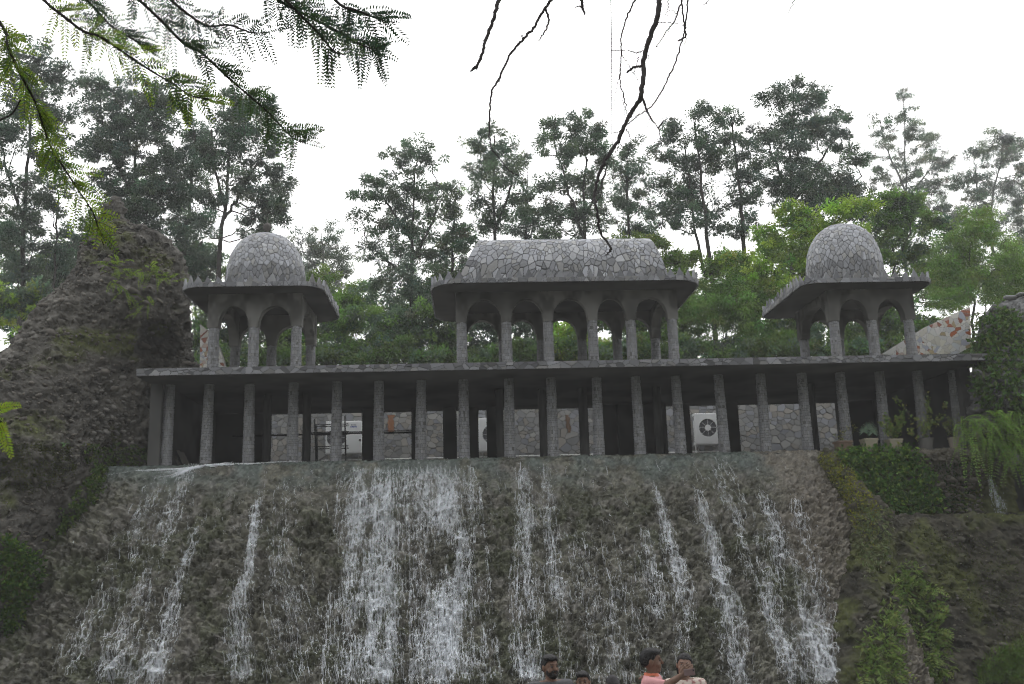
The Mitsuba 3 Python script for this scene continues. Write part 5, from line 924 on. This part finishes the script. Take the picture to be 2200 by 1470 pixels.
bare('thick bare branch hanging from the top edge down over the vaulted roof', [
    ([(1730, -140), (1705, 0), (1690, 100), (1650, 220), (1622, 330), (1610, 500), (1560, 590), (1530, 650), (1480, 760), (1420, 850), (1385, 930), (1365, 1030), (1365, 1110), (1400, 1210), (1455, 1310)], 34, 12),
    ([(1455, 1310), (1445, 1325), (1425, 1345)], 12, 5), ([(1612, 500), (1640, 580), (1665, 630), (1700, 672), (1718, 760)], 15, 4), ([(1700, 672), (1725, 645), (1752, 622)], 10, 5),
    ([(1540, 655), (1590, 612), (1640, 580), (1680, 540), (1740, 440), (1790, 330), (1830, 200), (1852, 60), (1862, -60)], 7, 10), ([(1450, 268), (1540, 264), (1585, 280), (1630, 262)], 4, 8),
    ([(1536, 384), (1570, 356), (1618, 350)], 12, 16), ([(1600, 300), (1580, 360), (1565, 415)], 7, 3), ([(1575, 560), (1578, 610), (1585, 665)], 4, 2), ([(1655, 620), (1650, 650), (1638, 690)], 5, 2), ([(1530, 680), (1548, 705), (1556, 745)], 6, 3),
    ([(1700, 118), (1770, 122), (1850, 138)], 5, 4), ([(1490, 745), (1510, 770), (1520, 785)], 5, 2), ([(1460, 702), (1500, 690), (1525, 660)], 4, 6), ([(1375, 1125), (1430, 1130), (1490, 1165)], 4, 2), ([(1380, 1060), (1405, 1010), (1400, 960)], 5, 2), ([(1640, 280), (1655, 320), (1665, 390)], 4, 2), ([(1715, 740), (1700, 760), (1690, 785)], 4, 2)], 7.0, 301)
bare('thin bare branch dropping beside the thick one, knotted at the end', [([(1600, -60), (1580, 0), (1540, 90), (1510, 180), (1505, 280), (1505, 400), (1520, 480), (1535, 560), (1540, 620)], 11, 5), ([(1507, 360), (1490, 430), (1470, 520), (1462, 600)], 5, 2), ([(1510, 290), (1535, 330), (1560, 370), (1590, 410), (1600, 440)], 5, 3), ([(1512, 400), (1535, 450), (1555, 510)], 3, 2), ([(1515, 490), (1520, 560), (1530, 620)], 5, 3)], 6.6, 302)
bare('short thick broken branch hanging alone left of the centre of the sky', [([(885, -70), (862, 0), (840, 90), (800, 190), (778, 280), (742, 350)], 24, 16), ([(742, 350), (725, 365), (712, 378)], 16, 8), ([(800, 200), (788, 210), (776, 218)], 8, 4)], 6.8, 303)
bare('long thin curving bare branch that swings down in front of the narrow tree', [([(1175, -60), (1140, 0), (1100, 48), (1050, 140), (990, 215), (930, 280), (860, 410), (825, 490), (815, 600), (815, 740), (830, 790), (880, 850), (930, 900), (978, 918)], 18, 5), ([(1108, 40), (1125, 110), (1105, 165), (1070, 214)], 14, 6), ([(990, 212), (985, 195), (980, 182)], 6, 3), ([(860, 410), (862, 425), (858, 436)], 6, 3)], 6.5, 304)
bare('stub of a broken branch with a side spur at the top edge', [([(1285, -60), (1292, 0), (1305, 30), (1312, 74)], 22, 10), ([(1303, 36), (1285, 34), (1262, 42)], 12, 4)], 6.8, 305)
bare('pair of thin twigs hanging at the top right of the thick branch', [([(1835, -60), (1825, 0), (1790, 100), (1745, 180), (1703, 215), (1692, 258)], 13, 3), ([(1822, 0), (1836, 120), (1845, 190), (1805, 216)], 9, 11), ([(1800, 80), (1770, 50), (1740, 108)], 4, 3), ([(1750, -20), (1752, 40), (1732, 100)], 7, 3), ([(1760, 150), (1752, 190), (1752, 215)], 4, 2), ([(1845, 190), (1840, 240), (1825, 290)], 4, 2)], 6.4, 306)
bare('tiny twig end at the top edge right of the thick branch', [([(2440, -40), (2420, 0), (2390, 60), (2360, 115)], 7, 2)], 6.4, 307)
bare('short twig at the top edge between the hanging branches and the right sky', [([(1985, -60), (1960, 10), (1930, 50), (1918, 92)], 6, 2)], 6.4, 308)
k = thing('hanging_vine', 'hair-thin dry vine hanging straight down left of the thick branch', 'vine'); P = curve(ats(Zc([(1450, -60), (1453, 120), (1455, 300), (1456, 480), (1453, 640), (1462, 800), (1470, 1000)]), 6.9), 60); scene[k] = mesh_entry(tube(P, np.linspace(0.0042, 0.0016, 60), 5), 'bark', (0.09, 0.08, 0.07))
# ---------------------------------------------------------------- people at the foot of the fall
def axis(lo, hi, coarse, fine, spots):
    o = [lo]
    while o[-1] < hi: o.append(o[-1]+(fine if any(a-coarse < o[-1] < b for a, b in spots) else coarse))
    return np.array(o)
def net(prims, lo, hi, coarse, spots, k=0.02, fine=0.0045, cut=None):
    """Smooth union of primitives (fn, centre box) on a grid that is finer in the spots."""
    G = [axis(lo[i], hi[i], coarse, fine, [s[i] for s in spots]) for i in range(3)]
    D = np.full([len(g) for g in G], 0.3)
    for fn, blo, bhi, kk in prims:
        s = tuple(slice(max(0, np.searchsorted(G[i], blo[i]-0.10)-1), np.searchsorted(G[i], bhi[i]+0.10)+1) for i in range(3))
        X = np.stack(np.meshgrid(*(G[i][s[i]] for i in range(3)), indexing='ij'), -1)
        if X.size: D[s] = smin(D[s], fn(X), kk) if kk > 0 else np.maximum(D[s], -fn(X))
    if cut is not None: X = np.stack(np.meshgrid(*G, indexing='ij'), -1); D = np.maximum(D, cut(X))
    it = iter([D]); return surface_net(lambda X: D, *G)
def cap(a, b, ra, rb, k=0.025):
    a, b = np.asarray(a, float), np.asarray(b, float); r = max(ra, rb)
    return (lambda p: capsule(p, a, b, ra, rb), np.minimum(a, b)-r, np.maximum(a, b)+r, k)
def ell(c, r, k=0.02): c, r = np.asarray(c, float), np.asarray(r, float); return (lambda p: ellipsoid(p, c, r), c-r, c+r, k)
def rotz(p, a): c, s = math.cos(a), math.sin(a); p = np.asarray(p, float); return np.stack([p[..., 0]*c-p[..., 1]*s, p[..., 0]*s+p[..., 1]*c, p[..., 2]], -1)
def person(label, X, Y, H, face, head, skin, shirt, legs, hair, arms, beard=False, woman=False, scarf=None, tilt=0.0, pattern=None):
    """face: direction the body faces (radians, 0 = away from the camera); head: extra turn of the head; arms: {side: (elbow, wrist, hand direction)} in body space."""
    s = H/1.72; k = thing('person', label, 'person'); sw = 0.165 if woman else 0.19
    HP = np.array([0, 0, 1.50])
    def hd(p):                       # head space to body space
        q = rotz(np.asarray(p, float)-HP, head); c, t = math.cos(tilt), math.sin(tilt); q = np.stack([q[..., 0]*c+q[..., 2]*t, q[..., 1], -q[..., 0]*t+q[..., 2]*c], -1); return q+HP
    def hcap(a, b, ra, rb, kk=0.012): return cap(hd(a), hd(b), ra, rb, kk)
    B, S, L, spots = [], [], [], []
    hz = (np.array([-0.13, -0.15, 1.44]), np.array([0.13, 0.15, 1.76])); spots.append([(hz[0][i], hz[1][i]) for i in range(3)])
    B += [cap((0, 0, 0.95), (0, 0.0, 1.10), 0.125, 0.115), cap((0, 0, 1.10), (0, 0, 1.30), 0.115, 0.125), cap((-sw*0.55, 0, 1.40), (sw*0.55, 0, 1.40), 0.085, 0.085, 0.06), cap((-0.07, 0.02, 1.26), (0.07, 0.02, 1.26), 0.09, 0.09, 0.05),
          cap((0, -0.012, 1.40), (0, 0.012, 1.53), 0.058, 0.052, 0.03)]
    S += [cap((0, 0, 0.90), (0, 0.0, 1.10), 0.15, 0.135), cap((0, 0, 1.10), (0, 0, 1.30), 0.135, 0.14), cap((-sw*0.6, 0, 1.405), (sw*0.6, 0, 1.405), 0.094, 0.094, 0.06), cap((-0.07, 0.02, 1.27), (0.07, 0.02, 1.27), 0.10, 0.10, 0.05), cap((0, -0.02, 1.42), (0, -0.012, 1.485), 0.08, 0.068, 0.03)]
    for sd in (-1, 1):
        B += [cap((sd*0.085, 0, 0.92), (sd*0.095, 0.01, 0.49), 0.085, 0.055), cap((sd*0.095, 0.01, 0.49), (sd*0.10, -0.02, 0.09), 0.054, 0.038), cap((sd*0.10, -0.03, 0.045), (sd*0.115, 0.14, 0.03), 0.038, 0.03)]
        L += [cap((sd*0.075, 0, 0.95), (sd*0.095, 0.01, 0.49), 0.112, 0.082), cap((sd*0.095, 0.01, 0.49), (sd*0.10, -0.02, 0.07), 0.08, 0.07)]
        el, wr, hdir = arms[sd]; sh = np.array([sd*sw, 0, 1.425]); el, wr = np.array(el, float), np.array(wr, float)
        B += [cap(sh, el, 0.05, 0.040), cap(el, wr, 0.039, 0.026)]
        fw = el if shirt[1] == 'long' else sh+(el-sh)*0.72
        S += [cap(sh, fw, 0.066, 0.062, 0.04)]+([cap(el, el+(wr-el)*0.9, 0.056, 0.045, 0.03)] if shirt[1] == 'long' else [])
        # hand: palm, four fingers of different lengths with two bends, a thumb from the side of the palm
        d = np.array(hdir[0], float); d /= np.linalg.norm(d); n = np.array(hdir[1], float); n -= d*(n@d); n /= np.linalg.norm(n); a = np.cross(d, n)*sd; cu = hdir[2]
        B += [cap(wr, wr+d*0.03, 0.025, 0.024, 0.015)]+[cap(wr+d*0.025+a*o, wr+d*0.085+a*o*1.25, 0.0135, 0.0125, 0.01) for o in (-0.027, -0.009, 0.009, 0.027)]
        for o, l in ((0.034, 0.068), (0.0115, 0.078), (-0.0115, 0.073), (-0.034, 0.056)):
            p0 = wr+d*0.085+a*o; d1 = d*math.cos(cu)+n*math.sin(cu); p1 = p0+d1*l*0.5; d2 = d*math.cos(2.1*cu)+n*math.sin(2.1*cu); p2 = p1+d2*l*0.5
            B += [cap(p0, p1, 0.0098, 0.0088, 0.004), cap(p1, p2, 0.0088, 0.0075, 0.004)]
        p0 = wr+d*0.03+a*0.028; p1 = p0+(d*0.6+a*0.7+n*0.35)*0.042; p2 = p1+(d*0.8+a*0.15+n*0.6)*0.034; B += [cap(p0, p1, 0.0135, 0.011, 0.008), cap(p1, p2, 0.0105, 0.0085, 0.004)]
        m = wr+d*0.08; spots.append([(m[i]-0.12, m[i]+0.12) for i in range(3)])
    # head with brow, nose, lips, chin, ears and eye sockets
    ci = np.array([0, -0.008, 1.628]); hinv = lambda p: rot_inv(p)
    def rot_inv(p):
        q = np.asarray(p)-HP; c, t = math.cos(-tilt), math.sin(-tilt); q = np.stack([q[..., 0]*c+q[..., 2]*t, q[..., 1], -q[..., 0]*t+q[..., 2]*c], -1); return rotz(q, -head)+HP
    def hell(c, r, kk=0.015): r = np.asarray(r, float); cc = hd(c); return (lambda p: ellipsoid(rot_inv(p), np.asarray(c, float), r), cc-max(r), cc+max(r), kk)
    B += [hell((0, -0.008, 1.635), (0.075, 0.095, 0.098)), hell((0, 0.028, 1.575), (0.056, 0.062, 0.07), 0.03), hcap((-0.03, 0.078, 1.648), (0.03, 0.078, 1.648), 0.014, 0.014), hcap((0, 0.088, 1.637), (0, 0.108, 1.598), 0.008, 0.0145, 0.008), hcap((-0.017, 0.085, 1.568), (0.017, 0.085, 1.568), 0.009, 0.009, 0.006), hcap((-0.015, 0.083, 1.556), (0.015, 0.083, 1.556), 0.009, 0.009, 0.005), hell((0, 0.07, 1.53), (0.026, 0.022, 0.02))]
    for sd in (-1, 1): B += [hell((sd*0.077, -0.008, 1.613), (0.012, 0.024, 0.033), 0.006), hell((sd*0.038, 0.062, 1.585), (0.025, 0.022, 0.025)), (lambda p, sd=sd: capsule(rot_inv(p), (sd*0.031, 0.098, 1.627), (sd*0.033, 0.098, 1.627), 0.014, 0.014), hd((sd*0.031, 0.098, 1.627))-0.03, hd((sd*0.031, 0.098, 1.627))+0.03, 0)]
    pts = np.vstack([np.array(arms[q][1]) for q in (-1, 1)]); lo = np.minimum([-0.42, -0.22, 0.0], pts.min(0)-0.22); hi = np.maximum([0.42, 0.26, 1.80], pts.max(0)+0.22)
    place = lambda v: rotz(v*s, face)+[X, Y, 0]
    v, f = net(B, lo, hi, 0.0145, spots); part(k, 'body', (place(v), f), 'plain', skin, True)
    no = [[(1.36, 1.5) if i == 2 else (-0.14, 0.14) for i in range(3)]]
    v, f = net(S, np.maximum(lo, [-9, -9, 0.72]), np.minimum(hi, [9, 9, 1.53]), 0.0145, [], cut=lambda p: np.maximum(0.80-p[..., 2], p[..., 2]-1.482-0.12*np.abs(p[..., 0])*0-0.12*(-p[..., 1])))
    v = v+normals(v, f)*(0.012*(fbm(v*[9, 9, 5], 3, 5)-0.5))[:, None]
    if pattern is not None:
        sp = sstep(0.56, 0.62, fbm(v*38, 2, 9)); c = lerp(np.tile(shirt[0], (len(v), 1)), np.tile(pattern, (len(v), 1)), sp); kk = key_for('dress' if woman else 'shirt', k); scene[kk] = mikit.ply((place(v), f), 'smooth_vc', smooth=True, color=c)
    else: part(k, 'shirt', (place(v), f), 'plain', shirt[0], True)
    if shirt[2] is not None:      # collar and sleeve bands
        part(k, 'collar', (place(lathe([(0.066, 1.455), (0.076, 1.46), (0.072, 1.505), (0.062, 1.508), (0.06, 1.46)], np.array([0, -0.008, 0]), 20)[0]), lathe([(0.066, 1.455), (0.076, 1.46), (0.072, 1.505), (0.062, 1.508), (0.06, 1.46)], np.zeros(3), 20)[1]), 'plain', shirt[2], True)
    v, f = net(L, np.maximum(lo, [-9, -9, 0.0]), np.minimum(hi, [9, 9, 1.1]), 0.018, [], cut=lambda p: np.maximum(0.05-p[..., 2], p[..., 2]-0.96)); part(k, 'trousers' if not woman else 'skirt', (place(v), f), 'plain', legs, True)
    # hair
    hc = scarf if scarf is not None else hair
    hl = [hell((0, -0.014, 1.643), (0.0825, 0.102, 0.104), 0.02)]
    if woman: hl += [hell((0, -0.10, 1.60), (0.06, 0.05, 0.07), 0.03), hell((0, -0.06, 1.57), (0.085, 0.06, 0.10), 0.03)]
    else: hl += [hell((0.01, 0.035, 1.708), (0.068, 0.062, 0.026), 0.03), hell((0, -0.048, 1.615), (0.07, 0.056, 0.06), 0.02)]
    def hcut(p):
        q = rot_inv(p); face_ = np.maximum(q[..., 1]-0.045, 0)*2.6; line = 1.605+np.where(q[..., 1] > -0.01, 0.078*sstep(-0.01, 0.06, q[..., 1]), -(0.10 if woman else 0.055)*sstep(0.01, 0.10, -q[..., 1]))-(0.05 if woman else 0)*sstep(0.03, -0.01, q[..., 1])
        return line-q[..., 2]
    v, f = net(hl, hd((0, 0, 1.6))-0.22, hd((0, 0, 1.6))+0.24, 0.006, [], cut=hcut); v = v+normals(v, f)*(0.010*(fbm(v*[90, 90, 40], 2, 6)-0.5)*(scarf is None))[:, None]; part(k, 'hair' if scarf is None else 'headscarf', (place(v), f), 'plain', hc, True)
    if beard:
        v, f = net([hell((0, 0.03, 1.572), (0.066, 0.071, 0.081), 0.02), hell((0, 0.075, 1.535), (0.035, 0.03, 0.03), 0.02), hcap((-0.026, 0.086, 1.58), (0.026, 0.086, 1.58), 0.010, 0.010)], hd((0, 0, 1.57))-0.14, hd((0, 0, 1.57))+0.14, 0.005, [], cut=lambda p: np.maximum(rot_inv(p)[..., 2]-(1.588+0.45*np.maximum(np.abs(rot_inv(p)[..., 0])-0.045, 0)), -(np.linalg.norm((rot_inv(p)-[0, 0.094, 1.562])*[1, 0.6, 2.2], axis=-1)-0.017)))
        part(k, 'beard', (place(v), f), 'plain', (0.02, 0.016, 0.014), True)
    for sd in (-1, 1):
        e = trimesh.creation.icosphere(2, 0.0115); v = np.array(e.vertices)+[sd*0.031, 0.081, 1.628]; part(k, 'eye', (place(hd(v)), np.array(e.faces)), 'glossy', (0.05, 0.045, 0.04), True)
        part(k, 'eyebrow', (place(hd(tube([(sd*0.014, 0.091, 1.648), (sd*0.03, 0.089, 1.654), (sd*0.048, 0.078, 1.648)], 0.0042, 5)[0])), tube([(0, 0, 0), (0, 0, 1), (0, 0.1, 2)], 0.0042, 5)[1]), 'plain', (0.02, 0.017, 0.015))
    t = tube([hd((-0.024, 0.0895, 1.5625)), hd((0, 0.0945, 1.561)), hd((0.024, 0.0895, 1.5625))], 0.0032, 5); part(k, 'mouth', (place(t[0]), t[1]), 'plain', np.array(skin)*0.45)
    return k, place
down = lambda sd, o=0.0: ((sd*0.245, -0.02, 1.12), (sd*0.255, 0.06+o, 0.875), ((sd*0.02, 0.12, -1), (-sd, 0.1, 0), 0.45))
def stand(px, py, Y): p = at(px, py, Y); return p[0], p[2]
SK = (0.19, 0.112, 0.078)
x, h = stand(1181, 1411, 10.9)
person('bearded man in a dark grey T-shirt in front of the waterfall, leftmost person', x, 10.9, h+0.0, math.pi+0.28, 0.22, SK, ((0.075, 0.075, 0.08), 'short', None), (0.03, 0.035, 0.05), (0.012, 0.011, 0.011), {-1: down(-1), 1: down(1)}, beard=True)
x, h = stand(1252, 1446, 11.1)
person('person whose dark short hair just shows between the bearded man and the couple', x, 11.1, h, math.pi-0.3, 0.1, SK, ((0.10, 0.09, 0.085), 'short', None), (0.03, 0.03, 0.035), (0.013, 0.012, 0.012), {-1: down(-1), 1: down(1)})
x, h = stand(1314, 1454, 11.3)
person('person with a dark covered head at the bottom edge, left of the man in pink', x, 11.3, h, 0.4, 0.0, SK, ((0.06, 0.055, 0.06), 'long', None), (0.03, 0.03, 0.035), (0.02, 0.018, 0.018), {-1: down(-1), 1: down(1)}, woman=True, scarf=(0.028, 0.025, 0.026))
xm, hm = stand(1398, 1397, 10.6); FM = -math.pi/2-0.30; sM = hm/1.72
xw, hw = stand(1467, 1408, 10.85)
hand = at(1464, 1452, 10.28); loc = rotz((hand-[xm, 10.6, 0]), -FM)/sM; el = (np.array([0.19, 0, 1.425])+loc)/2+np.array([0.03, 0.0, -0.05])
person('man in a pink shirt with orange trim holding out a phone, seen from the side', xm, 10.6, hm, FM, 0.18, SK, ((0.62, 0.30, 0.30), 'short', (0.72, 0.22, 0.12)), (0.05, 0.06, 0.10), (0.012, 0.011, 0.011), {-1: down(-1), 1: (el, loc, ((0.12, 0.55, 0.55), (-0.8, 0.25, 0), 0.62))}, tilt=0.04)
FW = math.pi-0.12; la = rotz(at(1403, 1455, 10.72)-[xw, 10.85, 0], -FW)/(hw/1.72)
person('woman in a cream floral dress standing behind the held-out phone, rightmost person', xw, 10.85, hw, FW, -0.1, (0.24, 0.145, 0.105), ((0.66, 0.58, 0.50), 'long', None), (0.6, 0.52, 0.45), (0.012, 0.010, 0.010), {-1: down(-1), 1: ((0.30, 0.02, 1.22), la, ((0.9, 0.15, 0.2), (0, 0.2, -1), 0.4))}, woman=True, pattern=(0.36, 0.16, 0.15), tilt=-0.1)
k = thing('phone', 'mauve phone held out sideways in front of the woman', 'phone'); c = at(1481, 1444.5, 10.2); pw, ph = 0.112, 0.066
v, f = box(-pw/2, pw/2, -0.0045, 0.0045, -ph/2, ph/2, 0.003); v = rotz(v@np.array([[math.cos(.09), 0, math.sin(.09)], [0, 1, 0], [-math.sin(.09), 0, math.cos(.09)]]), -0.25)+c; part(k, 'case', (v, f), 'glossy', (0.22, 0.15, 0.145))
v, f = box(pw/2-0.022, pw/2-0.006, -0.0065, -0.0045, ph/2-0.022, ph/2-0.006, 0.001); v = rotz(v, -0.25)+c; part(k, 'camera_lens', (v, f), 'glossy', (0.03, 0.03, 0.035))
# ---------------------------------------------------------------- air
scene['air'] = {'type': 'homogeneous', 'albedo': {'type': 'rgb', 'value': (0.95, 0.95, 0.95)}, 'sigma_t': 0.0015}
scene['haze'] = {'type': 'cube', 'to_world': T().translate([0, 160, 18.0]).scale([325, 262, 20.4]), 'bsdf': {'type': 'null'}, 'interior': {'type': 'ref', 'id': 'air'}}
scene['camera']['medium'] = {'type': 'ref', 'id': 'air'}; labels['haze'] = {'kind': 'stuff', 'label': 'thin humid air', 'category': 'haze'}
